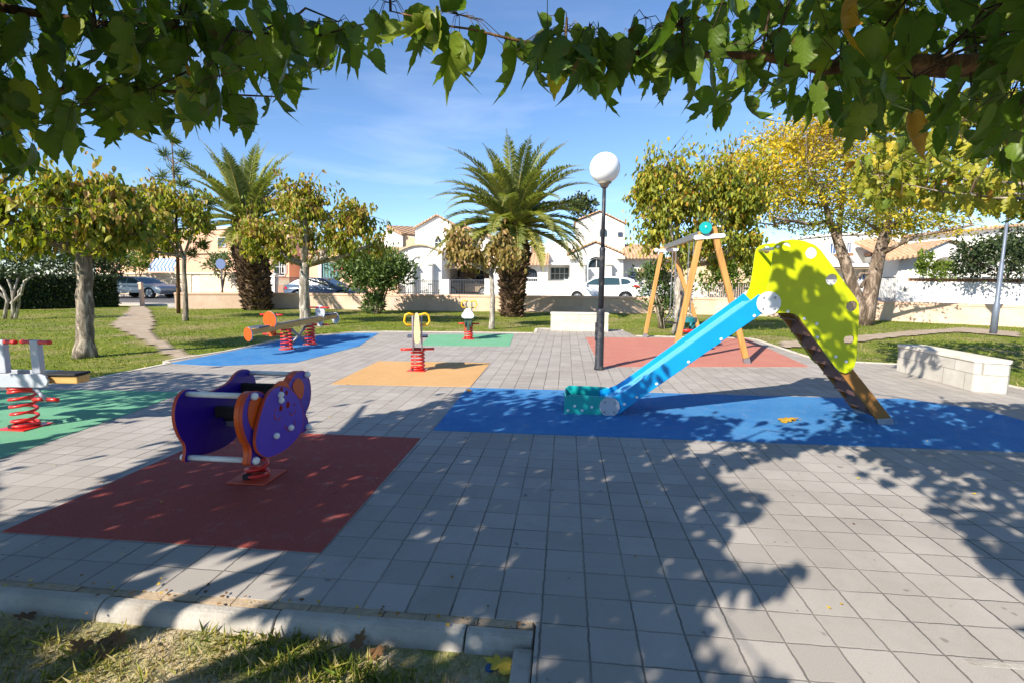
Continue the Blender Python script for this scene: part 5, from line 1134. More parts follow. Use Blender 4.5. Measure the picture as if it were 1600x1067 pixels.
def window(root, px, Y, glass='window_glass', bars=(1, 1), fr='window_frame', arch=False, w=.05):
    P = hp(px, Y); xs_ = [p[0] for p in P]; zs_ = [p[1] for p in P]; x0, x1, z0, z1 = min(xs_), max(xs_), min(zs_), max(zs_)
    mb = MB(); cx, cz = (x0+x1)/2, (z0+z1)/2; inner = [(cx+(p[0]-cx)*(1-2*w/(x1-x0)), cz+(p[1]-cz)*(1-2*w/(z1-z0))) for p in P]
    mb.plate(P, (0, Y+.03, 0), (1, 0, 0), (0, 0, 1), .09, [inner]); f = None
    for i in range(1, bars[0]+1):
        x = x0+(x1-x0)*i/(bars[0]+1)
        if bars[0]: mb.bb(x-.018, x+.018, Y-.04, Y+.02, z0+w, z1-w*1.2)
    for i in range(1, bars[1]+1):
        z = z0+(z1-z0)*i/(bars[1]+1); 
        if bars[1]: mb.bb(x0+w, x1-w, Y-.036, Y+.016, z-.018, z+.018)
    f = mb.build('window', M[fr], root); mb = MB(); mb.plate(inner, (0, Y+.012, 0), (1, 0, 0), (0, 0, 1), .02); mb.build('pane', M[glass], f); return f
def roof_slope(root, px, Y, run=2.5, rise=1.0, th=.12, name='roof'):
    """lean-to tiled roof: eave edge from the photo at Y, climbing back"""
    (x0, z0), (x1, z1) = hp(px, Y); mb = MB(); n = max(4, int((x1-x0)/.22)); vs = []; fs = []
    for j, (yy, dz) in enumerate(((Y-.25, 0), (Y+run, rise))):
        for i in range(n*4+1):
            f = i/(n*4); vs.append((x0+(x1-x0)*f, yy, z0+(z1-z0)*f+dz+.05*abs(math.sin(math.pi*i/4))))
    m = n*4+1
    for i in range(m-1): fs.append((i, i+1, m+i+1, m+i))
    b = len(vs); vs += [(x, y, z-th) for x, y, z in vs]
    for i in range(m-1): fs += [(b+i+1, b+i, b+m+i, b+m+i+1), (b+i, b+i+1, i+1, i)]
    fs += [(0, m, b+m, b), (m-1, b+m-1, b+2*m-1, 2*m-1)]
    mb.add(vs, fs); return mb.build(name, M['roof_tile'], root)
def gable_roof(root, px, Y, run, over=.15, th=.14, name='roof'):
    """two slopes over a gable, ridge running back; px = left eave, ridge, right eave"""
    L_, T_, R_ = hp(px, Y); mb = MB()
    for a, b in ((L_, T_), (T_, R_)):
        mb.plate([a, b, (b[0], b[1]+th), (a[0], a[1]+th)], (0, Y+run, 0), (1, 0, 0), (0, 0, 1), run+over)
    return mb.build(name, M['roof_tile'], root)
def bars_fence(name, label, cat, x0, x1, ytop, ybot, Y, nb, mat='iron', rail=True, group=None, post=()):
    (a, zt), (b, zb_) = hp([(x0, ytop), (x1, ybot)], Y); root = thing(name, label, cat, ((a+b)/2, Y, max(.31, zb_)), 0, group); mb = MB(); r = .014 if mat == 'iron' else .03
    for i in range(nb+1):
        x = a+(b-a)*i/nb
        if mat == 'iron': mb.bb(x-r, x+r, Y-r, Y+r, zb_, zt)
        else: mb.bb(x-(b-a)/nb*.36, x+(b-a)/nb*.36, Y-.012, Y+.012, zb_, zt)
    mb.build('bars' if mat == 'iron' else 'pickets', M[mat], root); 
    for z in (zt, zb_+.08):
        mb = MB(); mb.bb(a-.02, b+.02, Y-.022+(.04 if mat != 'iron' else 0), Y+.022+(.04 if mat != 'iron' else 0), z-.025, z+.02); mb.build('rail', M[mat], root)
    return root
def house(label, px, Y, cat='house', name='house'):
    c = W(px, 460, Y); return thing(name, label, cat, (c[0], Y, .31))
GB = 478    # pixel row safely below street level

# -- left: peach terrace with awning
h = house('long peach rendered terrace house half hidden by the left trees', 330, 38)
prism('wall', 'peach_render', h, [(150, 372), (300, 360), (452, 352), (452, GB), (150, GB)], 38, 4)
prism('cornice', 'tan_render', h, [(150, 396), (452, 389), (452, 394), (150, 400)], 37.85, .15); prism('parapet', 'cream_render', h, [(150, 369), (300, 357), (455, 349), (455, 353), (300, 361), (150, 373)], 37.9, 4.2)
for r_ in ((340, 371, 353, 387), (214, 376, 226, 390), (258, 374, 270, 389), (440, 414, 448, 428), (404, 360, 414, 378)): window(h, rect(*r_), 37.98, 'window_blue', (1, 0))
prism('terrace_wall', 'cream_render', h, [(345, 440), (452, 438), (452, 446), (345, 448)], 36.5, .2); window(h, rect(428, 403, 446, 432), 37.98, 'window_glass', (1, 1))
aw = thing('awning', 'blue awning with white scalloped edge above the left boundary wall', 'awning', (*W(252, 412, 35)[:2], 1.5)); (ax0, az0), (ax1, az1) = hp([(231, 419), (272, 416)], 34.6); (bx0, bz0), (bx1, bz1) = hp([(242, 404), (280, 402)], 36.4); mb = MB(); n = 14
for i in range(n):
    f0, f1 = i/n, (i+1)/n; mb.add([(ax0+(ax1-ax0)*f0, 34.6, az0), (ax0+(ax1-ax0)*f1, 34.6, az0), (bx0+(bx1-bx0)*f1, 36.4, bz0), (bx0+(bx1-bx0)*f0, 36.4, bz0)], [(0, 1, 2, 3)], i % 2)
    mb.add([(ax0+(ax1-ax0)*f0, 34.59, az0), (ax0+(ax1-ax0)*f1, 34.59, az0), (ax0+(ax1-ax0)*f1, 34.57, az0-.22), (ax0+(ax1-ax0)*(f0+f1)/2, 34.57, az0-.27), (ax0+(ax1-ax0)*f0, 34.57, az0-.22)], [(0, 4, 3, 2, 1)], 1-i % 2)
simple('awning_blue', (96, 132, 196), .8, .08, 4); simple('awning_white', (226, 228, 232), .8, .05, 4); aw2 = mb.build('canopy', [M['awning_blue'], M['awning_white']], aw); m_ = aw2.modifiers.new('thick', 'SOLIDIFY'); m_.thickness = .012
MB().tube([(ax0, 34.62, az0), (ax1, 34.62, az0)], .025, 8).build('front_bar', M['iron'], aw)
for x, z, x2, z2 in ((ax0+.05, az0, bx0+.05, bz0-.7), (ax1-.05, az1, bx1-.05, bz1-.7)): MB().tube([(x, 34.62, az0), (x2, 36.4, z2)], .02, 6).build('arm', M['iron'], aw)
wl = thing('boundary_wall', 'cream block boundary wall with white gate behind the silver car', 'wall', (*W(290, 450, 32.5)[:2], .31))
prism('wall_body', 'cream_block', wl, [(60, 430), (412, 428), (412, GB), (60, GB)], 32.5, .25, [rect(299, 430.5, 312, 466)]); prism('gate', 'door_white', wl, rect(299.3, 431, 311.7, 466), 32.55, .06); prism('coping', 'cream_render', wl, [(60, 427.5), (412, 425.5), (412, 428.3), (60, 430.3)], 32.42, .4)
pr_ = thing('gate_pillar', 'pale square gate pillar right of the left palm trunk', 'pillar', (*W(421, 450, 32.5)[:2], .31)); prism('shaft', 'white_render', pr_, [(414, 431), (429, 430), (429, GB), (414, GB)], 32.4, .45); prism('cap', 'white_render', pr_, [(412.5, 428.5), (430.5, 427.5), (430.5, 430), (412.5, 431)], 32.35, .55)
bars_fence('railing', 'dark iron railing between the pale pillar and the white mulberry trunk', 'fence', 430, 482, 434, 461, 32.5, 30)
h = house('narrow peach house with teal shutters behind the grey blue car', 515, 37)
prism('wall', 'peach_render', h, [(470, 396), (560, 390), (626, 392), (626, GB), (470, GB)], 37, 4); window(h, rect(503, 410, 531, 436), 36.98, 'shutter_teal', (5, 0), 'iron'); prism('door_post', 'white_render', h, rect(497, 404, 502, GB), 36.85, .14)
prism('roof', 'roof_tile', h, [(468, 391), (560, 385), (628, 387), (628, 392), (560, 390), (468, 396)], 36.8, 4.3)
wl = thing('boundary_wall', 'low peach boundary wall behind the grey blue parked car', 'wall', (*W(545, 455, 32.5)[:2], .31)); prism('wall_body', 'peach_render', wl, rect(482, 440, 622, GB), 32.5, .22)

# -- white gabled house at the back
h = house('small white gable with brown tiled roof rising behind the oleander', 612, 44)
prism('wall', 'white_render', h, [(586, 380), (607, 355), (629, 366), (629, GB), (586, GB)], 44, .3); prism('side_wall', 'tan_render', h, [(629.2, 367), (652, 372), (652, GB), (629.2, GB)], 44.3, 3)  # tan side wall: the white gable's shaded side, shade put into its colour
mb = MB(); (a, z), (b, z2), (c_, z3) = hp([(606, 353), (654, 365.5), (630, 365)], 44); mb.add([(a, 43.8, z), (c_, 43.8, z3), (b, 48, z2+.1), (a+1.0, 48, z+.35)], [(0, 1, 2, 3)]); o = mb.build('roof', M['roof_tile'], h); mm = o.modifiers.new('thick', 'SOLIDIFY'); mm.thickness = .2

# -- white house with arched entrance
h = house('white house with curved gable over an arched lattice door', 656, 33)
arch = archpx(644, 665.5, 401, 459)
gab = [(622, 393), (632, 387.5), (645, 383.5), (656, 382.5), (667, 383.5), (680, 388), (690, 393), (690, GB), (622, GB)]
prism('wall', 'white_render', h, gab, 33, 5, [arch]); window(h, arch, 33.1, 'door_white', (1, 5))
mb = MB(); top = hp([(620, 393.5), (632, 387), (645, 382.7), (656, 381.5), (667, 382.7), (680, 387.2), (692, 393.5)], 33); low_ = hp([(692, 396), (680, 389.5), (667, 385), (656, 384), (645, 385), (632, 389.5), (620, 396)], 33); mb.plate(top+low_, (0, 33.02, 0), (1, 0, 0), (0, 0, 1), .2); mb.build('cornice', M['tan_render'], h)
for x in (638, 668.5):
    prism('pilaster', 'white_render', h, rect(x, 414, x+6.5, GB), 32.55, .45); prism('pilaster_cap', 'white_render', h, rect(x-1.5, 411.5, x+8, 414), 32.45, .56)
prism('upper_wall', 'white_render', h, [(649, 357), (683, 338), (716, 355), (716, 400), (649, 400)], 36, 6); window(h, archpx(679, 691, 371, 388), 35.98, 'window_glass', (1, 1)); prism('balcony_band', 'white_render', h, rect(668, 387, 716, 391), 35.6, .4)
gable_roof(h, [(647, 358), (683, 337.5), (718, 356)], 36, 6, .2, .1)
h = house('white house with sloping brown roof and dark carport behind iron gate', 735, 35)
prism('upper_wall', 'white_render', h, [(716.2, 361), (728, 356), (790, 378), (790, 412), (716.2, 412)], 37.5, 5); window(h, rect(729, 366, 744, 379), 37.48, 'window_blue', (1, 0))
mb = MB(); q = hp([(714, 356.5), (728, 353), (792, 376.5), (792, 380), (728, 357), (714, 360.5)], 37.3); mb.plate(q, (0, 43, 0), (1, 0, 0), (0, 0, 1), 5.9); mb.build('roof', M['roof_tile'], h)
prism('carport_back', 'tan_render', h, rect(690, 412, 768, GB), 38.5, .2); prism('carport_side', 'tan_render', h, rect(690.2, 416, 692, GB), 34.4, 4.0); roof_slope(h, [(688, 416.5), (765, 417.5)], 34.2, 3.4, .75); prism('carport_beam', 'white_render', h, rect(689, 417.5, 764, 420.5), 34.25, .2)
window(h, rect(743, 422, 757, 440), 38.45, 'window_glass', (1, 1)); prism('door', 'dark_recess', h, rect(709, 424, 717, 456), 38.4, .08); prism('dark_post', 'dark_recess', h, rect(719, 418, 724.5, 462), 35.2, .35)
prism('pillar', 'white_render', h, [(757, 436), (770, 436), (770, GB), (757, GB)], 32.2, .5); prism('pillar', 'white_render', h, [(688, 437), (701.5, 437), (701.5, GB), (688, GB)], 32.2, .5)
prism('wall', 'white_render', h, rect(765.5, 412, 802, GB), 34.3, 4)
bars_fence('gate', 'dark iron driveway gate between two white piers', 'gate', 702, 757, 437.5, 462, 32.4, 22); bars_fence('railing', 'dark iron railing in front of the arched white entrance', 'fence', 620, 688, 439, 460, 32.3, 22)

# -- white house in the centre
h = house('white two storey house with gabled porch behind the white car', 930, 33)
prism('garage_wall', 'white_render', h, rect(802, 412, 856, GB), 34, 5, [archpx(818.5, 840, 420, 434)]); window(h, archpx(818.5, 840, 420, 434), 34.06, 'window_glass', (4, 0), 'iron')
gd = prism('garage_door', 'door_white', h, rect(820.5, 434.5, 840.5, 464), 33.94, .05)
mb = MB()
for i in range(6):
    (a, z), (b, z2) = hp([(823+i*2.8, 436), (825+i*2.8, 440)], 33.93); mb.bb(a, b, 33.92, 33.935, z2, z)
mb.build('door_lights', M['window_glass'], gd)
roof_slope(h, [(800, 412.5), (857, 412.5)], 33.7, 1.5, .75); prism('upper_left_wall', 'white_render', h, rect(800, 381, 858, 412), 36.2, 3.5); window(h, rect(829, 381.5, 844, 397), 36.18, 'panel_brown', (0, 0))
prism('parapet_block', 'white_render', h, [(856.2, 378), (900, 377), (900, GB), (856.2, GB)], 35.2, 4, [rect(860, 418, 889, 438)]); prism('chimney', 'white_render', h, rect(855, 374.5, 859, 384), 35.4, .6)
window(h, rect(860, 418, 889, 438), 35.25, 'window_glass', (3, 1), 'box_grey'); prism('canopy', 'white_render', h, [(856.2, 411), (893, 410.5), (897, 414.5), (856.2, 414.5)], 34.2, 1.0)
prism('low_wall', 'white_render', h, rect(856.3, 439.5, 890.5, GB), 33.2, .3)
ap = archpx(917.5, 945.5, 402, 462)
prism('porch_wall', 'white_render', h, [(890.5, 399), (910, 388.5), (930, 380.5), (955, 390), (974, 399), (974, GB), (890.5, GB)], 33, 4, [ap]); prism('door', 'door_white', h, rect(919, 421, 944.5, GB), 33.3, .06); window(h, archpx(919, 944.5, 404, 420), 33.28, 'window_glass', (1, 0))
gable_roof(h, [(885.5, 398.5), (930, 378.5), (977, 398.5)], 33, 5, .12, .1)
for x0, x1 in ((886.5, 899), (964, 977)): prism('corbel', 'cream_render', h, rect(x0, 400.5, x1, 405), 32.7, .3)
for x0, x1 in ((905, 916), (946.5, 957.5)): prism('pilaster', 'white_render', h, rect(x0+1.5, 415, x1-1.5, GB), 32.6, .4); prism('pilaster_cap', 'cream_render', h, rect(x0, 411.5, x1, 415), 32.5, .52)
prism('upper_wall', 'white_render', h, [(900, 347), (937, 332), (976, 351), (976, 400), (900, 400)], 36, 6, [archpx(936, 950, 357, 372)]); window(h, archpx(936, 950, 357, 372), 36.1, 'window_glass', (0, 0)); window(h, rect(965.5, 363.5, 972.5, 370), 35.98, 'window_blue', (1, 1), 'iron', w=.03)
gable_roof(h, [(897, 346.5), (937, 330.5), (979, 351)], 36, 6, .15, .07)
roof_slope(h, [(975, 402.5), (1030, 402.5)], 34.2, 2.6, 1.0); prism('wing_wall', 'white_render', h, rect(974.2, 403, 1030, GB), 34.6, 4); window(h, rect(983, 424, 994, 441), 34.58, 'window_blue', (0, 3)); prism('air_unit', 'panel_brown', h, rect(999, 421, 1009, 433), 34.3, .3)
wl = thing('boundary_wall', 'white boundary wall with pale blue gate right behind the white car', 'wall', (*W(980, 455, 32)[:2], .31)); prism('wall_body', 'white_render', wl, rect(841.5, 441, 1000, GB), 32, .2); prism('gate', 'box_grey', wl, rect(1000.5, 447, 1024, GB), 32.02, .06); prism('pillar', 'white_render', wl, rect(1024.3, 444, 1030, GB), 31.9, .4)
bars_fence('picket_fence', 'white picket fence below the bright green shrubs behind the swing', 'fence', 1030, 1186, 442, 468, 31.5, 46, 'door_white')
h = house('cream house glimpsed between the swing mulberry and the lime slide', 1150, 39)
prism('wall', 'tan_render', h, [(1030, 410), (1100, 396), (1262, 392), (1262, GB), (1030, GB)], 39, 4); prism('roof', 'roof_tile', h, [(1028, 405), (1100, 391), (1264, 387), (1264, 392), (1100, 396), (1028, 410)], 38.7, 4.5); window(h, rect(1192, 408, 1206, 422), 38.98, 'window_blue', (1, 0))
# -- right: long white house, gable, boundary wall
h = house('long white terraced house with balconies behind the yellow tree', 1330, 31)
prism('wall', 'white_render', h, [(1262, 372), (1300, 368), (1408, 364), (1408, GB), (1262, GB)], 31, 5); prism('balcony', 'white_render', h, rect(1262, 412, 1408, 418), 30.2, .8); prism('balcony_floor', 'tan_render', h, rect(1262, 418.3, 1408, 421), 30.3, .7)
prism('parapet', 'white_render', h, [(1262, 369), (1300, 365), (1409, 361), (1409, 364.5), (1300, 368.5), (1262, 372.5)], 30.9, 5.2)
for r_ in ((1296, 380, 1306, 398), (1322, 379, 1330, 396), (1366, 380, 1374, 394), (1340, 426, 1352, 446)): window(h, rect(*r_), 30.98, 'window_blue', (1, 0))
for x0 in (1312, 1360): prism('balcony_bracket', 'panel_brown', h, rect(x0, 396, x0+22, 400), 30.4, .6)
h = house('white house with tiled hip roof and low arched gable at the right', 1460, 28)
prism('wall', 'white_render', h, [(1404, 398), (1440, 394), (1480, 377), (1520, 393), (1560, 396), (1640, 396), (1640, GB+10), (1404, GB+8)], 28, 5, [archpx(1455, 1502, 402, 424)]); prism('arch_back', 'tan_render', h, rect(1452, 400, 1506, 428), 29.2, .1)
gable_roof(h, [(1440, 394), (1480, 376.5), (1522, 394)], 28, 5, .15, .07); roof_slope(h, [(1384, 405), (1442, 398)], 27.6, 3.0, 1.1); prism('upper_wall', 'white_render', h, [(1404, 372), (1640, 350), (1640, 396), (1404, 398)], 31.5, 4); prism('upper_roof', 'roof_tile', h, [(1404, 368), (1640, 345), (1640, 350), (1404, 372)], 31.2, 4.6)
wl = thing('boundary_wall', 'long white boundary wall with tiled top and utility boxes at the right', 'wall', (*W(1500, 460, 26)[:2], .31))
def slantwall(name, mat, px0, px1, Ya, Yb, th, root):
    (x0, y0a, y0b), (x1, y1a, y1b) = px0, px1; a = W(x0, y0a, Ya); a2 = W(x0, y0b, Ya); b = W(x1, y1a, Yb); b2 = W(x1, y1b, Yb); d = b-a; d[2] = 0; d /= np.linalg.norm(d); n = np.array([-d[1], d[0], 0])*th
    mb = MB(); vs = [a2, b2, b, a, a2+n, b2+n, b+n, a+n]; mb.add(vs, [(0, 1, 2, 3), (5, 4, 7, 6), (4, 0, 3, 7), (1, 5, 6, 2), (3, 2, 6, 7), (4, 5, 1, 0)]); o = mb.build(name, M[mat], root); bevel(o, .012, 1); return o
slantwall('wall_body', 'white_render', (1419, 440, 486), (1720, 443, 500), 26, 22.5, .25, wl); slantwall('wall_body', 'white_render', (1400, 431, 484), (1419, 431, 484), 26.1, 26, .3, wl)
slantwall('lattice_top', 'white_render', (1421, 432.5, 435.3), (1720, 434, 437), 25.9, 22.4, .42, wl)
mb = MB(); 
for i in range(90):
    f = i/89; p0_ = W(1422+f*298, 435.4+f*1.6, 25.98-f*3.5); p1_ = W(1422+f*298, 440+f*3, 25.98-f*3.5)
    if i % 2 == 0: mb.bb(p0_[0]-.045, p0_[0]+.045, p0_[1]+.04, p0_[1]+.2, p1_[2], p0_[2])
mb.build('lattice_blocks', M['roof_tile'], wl)
slantwall('white_meter_box', 'box_white', (1425, 459, 480), (1441, 459, 480), 25.80, 25.62, .1, wl); slantwall('grey_meter_box', 'box_grey', (1444.5, 465, 481), (1464, 465, 481), 25.58, 25.35, .1, wl)
mb = MB(); c_ = W(1414, 452, 25.95); mb.sph(c_, .07, 8, 6); mb.tube([c_, c_+np.array([0, .06, .12])], .02, 6); mb.build('wall_lantern', M['iron'], wl)
bars_fence('gate', 'white barred gate at the left end of the right boundary wall', 'gate', 1366, 1400, 434, 480, 26.2, 16, 'iron').children[0].data.materials[0] = M['door_white']
wl = thing('boundary_wall', 'cream boundary wall seen between the two stems of the yellow tree', 'wall', (*W(1300, 460, 27.5)[:2], .31)); prism('wall_body', 'white_render', wl, rect(1186, 438, 1366, GB+6), 27.5, .22); prism('brick_base', 'brick_red', wl, rect(1380, 466, 1401, 482), 26.4, .4)

# -- sign, seen from the back
sg = thing('road_sign', 'round blue grey road sign on a thin pole behind the left palm', 'sign', (*W(346, 460, 27.2)[:2], .06)); (sx_, sz), = hp([(345, 413)], 27.2); MB().tube([(sx_, 27.23, 0), (sx_, 27.23, sz+.25)], .03, 8).build('pole', M['iron'], sg)
mb = MB(); mb.plate(circ(sx_, sz, .30, 28), (0, 27.19, 0), (1, 0, 0), (0, 0, 1), .015); simple('sign_back', (96, 112, 150), .45, .08, 4, metal=.3); mb.build('disc', M['sign_back'], sg)
# thin dark bollard posts by the path opening
for i, (x, Y, lab) in enumerate(((222, 24.3, 'short pale post at the opening of the park wall, left of the wall end'),)):
    c_ = W(x, 470, Y); pt = thing('gate_post', lab, 'post', (c_[0], Y, 0)); mb = MB(); mb.box((c_[0], Y, .55), (.16, .16, 1.2)); bevel(mb.build('shaft', M['park_wall_cap'], pt), .015); mb = MB(); mb.box((c_[0], Y, 1.19), (.22, .22, .08), taper=.6); mb.build('cap', M['park_wall_cap'], pt)
wl = thing('boundary_wall', 'cream wall with white coping showing just above the clipped hedge', 'wall', (*W(60, 440, 30)[:2], .2)); prism('wall_body', 'peach_render', wl, [(-80, 424), (182, 430), (182, 445), (-80, 445)], 30.6, .2); prism('coping', 'white_render', wl, [(-80, 424), (184, 429), (184, 431.5), (-80, 428)], 30.5, .4)

# ================================================================== CARS
def paint(name, c, metal=.0): simple(name, c, .34, .03, 2, metal=metal, spec=.4, coat=.15)
paint('car_white', (236, 237, 238)); paint('car_beige', (150, 134, 112)); paint('car_silver', (158, 168, 178), .5); paint('car_bluegrey', (82, 100, 124), .2); simple('tyre', (28, 28, 30), .85, .2, 20); simple('rim', (168, 170, 172), .35, .1, 10, metal=.7); simple('car_glass', (52, 74, 80), .06, .2, 2, spec=.8); simple('trim_black', (34, 36, 40), .6, .1, 10); simple('lamp_red', (170, 26, 30), .25, .1, 8); simple('lamp_clear', (206, 214, 222), .15, .05, 8, spec=.8)
def car(label, cx, Y, z0, ln, ht, paint_, flip, suv):
    """profile drawn with the nose at -x; flip=True points the nose to +x"""
    root = thing('parked_car', label, 'car', (cx, Y, z0), math.pi if flip else 0, 'cars parked along the street'); Wd = .88; s = ln/4.35; hs = ht/1.58
    up = [(-2.17, .52), (-2.14, .72), (-2.02, .86), (-1.72, .96), (-1.10, 1.05), (-.52, 1.42), (-.30, 1.51), (.2, 1.58), (.9, 1.56), (1.45, 1.48), (1.72, 1.38), (2.02, 1.06), (2.12, .98), (2.17, .78), (2.15, .45), (2.08, .30)] if suv else \
         [(-2.17, .48), (-2.13, .68), (-1.95, .80), (-1.5, .90), (-.98, .97), (-.25, 1.36), (.05, 1.43), (.6, 1.45), (1.15, 1.38), (1.6, 1.20), (1.85, 1.02), (2.1, .98), (2.17, .80), (2.15, .45), (2.05, .28)]
    wr = .34; ax = (-1.33, 1.30); lo = [(2.0, .24)]
    for a in ax[::-1]: lo += [(a+(wr+.06)*math.cos(t), .34+(wr+.06)*math.sin(t)) for t in [math.pi*i/10 for i in range(11)]]
    lo += [(-2.05, .24)]
    out = [(x*s, z*hs if z > .5 else z) for x, z in up+lo]; belt = .93*hs
    def hw(x, z):
        w = Wd-.04*max(0, abs(x/s)-1.5)**2*2
        if z > belt: w -= (z-belt)*.34
        if z < .5: w -= (.5-z)*.12
        return w
    tri = tessellate_polygon([[Vector((x, z, 0)) for x, z in out]]); n = len(out); mb = MB(); vs = [(x, -hw(x, z), z) for x, z in out]+[(x, hw(x, z), z) for x, z in out]; fs = []
    for t_ in tri:
        a, b, c_ = (out[i] for i in t_); ar = (b[0]-a[0])*(c_[1]-a[1])-(c_[0]-a[0])*(b[1]-a[1]); q = tuple(t_) if ar > 0 else tuple(t_)[::-1]; fs += [q, tuple(i+n for i in q[::-1])]
    for i in range(n): fs.append((i, i+n, (i+1) % n+n, (i+1) % n))
    body = mb.add(vs, fs).build('body', M[paint_], root, True); bevel(body, .035, 3, 25)
    def side(pts, name, m, off=.004, parent=root):
        for sg_ in (-1, 1):
            mb = MB(); P = [(x*s, sg_*(hw(x*s, z*hs)+off), z*hs) for x, z in pts]; mb.add(P+[(p[0], p[1]-sg_*.01, p[2]) for p in P], [tuple(range(len(P))) if sg_ < 0 else tuple(range(len(P)))[::-1]]+[(i, i+len(P), (i+1) % len(P)+len(P), (i+1) % len(P)) for i in range(len(P))]); mb.build(name, M[m], parent, True)
    if suv:
        side([(-.98, 1.07), (-.46, 1.38), (-.10, 1.47), (-.06, 1.06)], 'window', 'car_glass'); side([(.02, 1.06), (-.02, 1.475), (.55, 1.49), (.95, 1.46), (.98, 1.08)], 'window', 'car_glass'); side([(1.05, 1.09), (1.03, 1.45), (1.40, 1.40), (1.60, 1.24), (1.40, 1.14)], 'window', 'car_glass')
        side([(1.78, 1.10), (1.98, 1.05), (2.10, .93), (1.88, .93), (1.66, 1.0)], 'tail_light', 'lamp_red', .008); side([(-2.10, .80), (-1.92, .88), (-1.72, .90), (-1.80, .78), (-2.06, .72)], 'headlight', 'lamp_clear', .008)
        side([(-.92, .30), (-.92, .36), (.90, .36), (.90, .30)], 'sill', 'trim_black', .012)
        mb = MB(); mb.bb(2.06*s, 2.19*s, -.82, .82, .3, .55); bevel(mb.build('rear_bumper', M['trim_black'], root, True), .04)
    else:
        side([(-.84, .99), (-.24, 1.30), (.20, 1.375), (.22, .99)], 'window', 'car_glass'); side([(.28, .99), (.26, 1.38), (.75, 1.385), (1.15, 1.32), (1.28, 1.02)], 'window', 'car_glass'); side([(2.0, .90), (2.12, .88), (2.12, .72), (1.92, .74)], 'tail_light', 'lamp_red', .008); side([(-2.1, .70), (-1.86, .80), (-1.62, .80), (-1.75, .68), (-2.08, .62)], 'headlight', 'lamp_clear', .008)
    # windscreen and rear window
    for (xa, za), (xb, zb2), nm in ((up[4], up[5], 'windscreen'), ((1.74, 1.34), (1.99, 1.09), 'rear_window') if suv else ((1.58, 1.19), (1.82, 1.03), 'rear_window')):
        d = np.array([xb-xa, zb2-za]); nrm = np.array([-d[1], d[0]]); nrm = nrm/np.linalg.norm(nrm)*.012*(1 if nm == 'windscreen' else 1); a = np.array([xa, za])+d*.10; b = np.array([xa, za])+d*.95; mb = MB()
        A = [(a[0]*s+nrm[0], -hw(a[0]*s, a[1]*hs)*.9, a[1]*hs+nrm[1]), (a[0]*s+nrm[0], hw(a[0]*s, a[1]*hs)*.9, a[1]*hs+nrm[1]), (b[0]*s+nrm[0], hw(b[0]*s, b[1]*hs)*.86, b[1]*hs+nrm[1]), (b[0]*s+nrm[0], -hw(b[0]*s, b[1]*hs)*.86, b[1]*hs+nrm[1])]
        o = mb.add(A, [(0, 3, 2, 1)]).build(nm, M['car_glass'], root, True); k = o.modifiers.new('thick', 'SOLIDIFY'); k.thickness = .008
    for a in ax:
        for sg_ in (-1, 1):
            y1 = sg_*.86; y0 = sg_*.66; mb = MB(); mb.tube([(a*s, y0, .34), (a*s, y0+(y1-y0)*.1, .34), (a*s, y1-(y1-y0)*.08, .34), (a*s, y1, .34)], [.32, .34, .34, .315], 26); wh = mb.build('wheel', M['tyre'], root, True); mb = MB(); mb.tube([(a*s, y1-sg_*.02, .34), (a*s, y1+sg_*.004, .34)], [.23, .225], 20)
            for k in range(5):
                t_ = 2*math.pi*k/5+.3; mb.tube([(a*s, y1+sg_*.012, .34), (a*s+.22*math.cos(t_), y1+sg_*.008, .34+.22*math.sin(t_))], [.04, .03], 6)
            mb.build('rim', M['rim'], wh, True)
    for sg_ in (-1, 1):
        mb = MB(); xx = (-.85 if suv else -.72)*s; z_ = (1.08 if suv else 1.0)*hs; mb.box((xx, sg_*(hw(xx, z_)+.09), z_), (.10, .17, .12)); bevel(mb.build('mirror', M[paint_], root, True), .03)
        mb = MB(); mb.bb(.55*s, .72*s, sg_*(hw(.6, .85)+.004)-.006, sg_*(hw(.6, .85)+.004)+.006, .84*hs, .865*hs); mb.bb(-.32*s, -.15*s, sg_*(hw(.6, .85)+.004)-.006, sg_*(hw(.6, .85)+.004)+.006, .84*hs, .865*hs); mb.build('door_handles', M[paint_], root, True)
    return root
car('white crossover parked on the street behind the tall globe lamp post', W(938.5, 460, 30.4)[0], 30.4, .205, 4.55, 1.58, 'car_white', False, True)
car('silver hatchback parked at the gap between hedge and park wall', W(222, 462, 29.2)[0], 29.2, .205, 4.1, 1.46, 'car_silver', True, False)
car('grey blue saloon parked behind the white mulberry trunk and the oleander', W(510, 455, 28.2)[0], 28.2, .205, 4.3, 1.47, 'car_bluegrey', True, False)
car('beige car standing in the dark carport behind the iron gate', W(733, 455, 36)[0], 36.3, .315, 3.7, 1.5, 'car_beige', True, False)

# ================================================================== LITTER AND GRASS
def fallen(name, label, x, y, s, z, tone, curlv, n=1, ang=0, mat='dry_leaf', spread=.05):
    t = thing(name, label, 'leaf', (x, y, z), 0, 'fallen leaves on the ground'); P = np.array([[x+rng.normal(0, spread), y+rng.normal(0, spread*.6), z+.008+.012*i] for i in range(n)]) if n > 1 else np.array([[x, y, z+.018]])
    a = ang+rng.uniform(-.8, .8, n); tip = np.stack([np.cos(a), np.sin(a), np.full(n, .02)], -1); nr = np.tile([0, -.25, 1.], (n, 1)); o = leaf_mesh('leaf_blade', [(LEAF_LOBED, P, tip, nr, np.full(n, s)*rng.uniform(.8, 1.1, n), np.full(n, tone)+rng.normal(0, .05, n), np.full(n, curlv), np.full(n, .85))], M[mat], t, True); return t
leafmat('dry_leaf', [(0, (.10, .045, .02)), (.35, (.24, .12, .05)), (.6, (.42, .22, .03)), (.85, (.62, .44, .05)), (1, (.66, .52, .10))], .2, .6, True, .3)
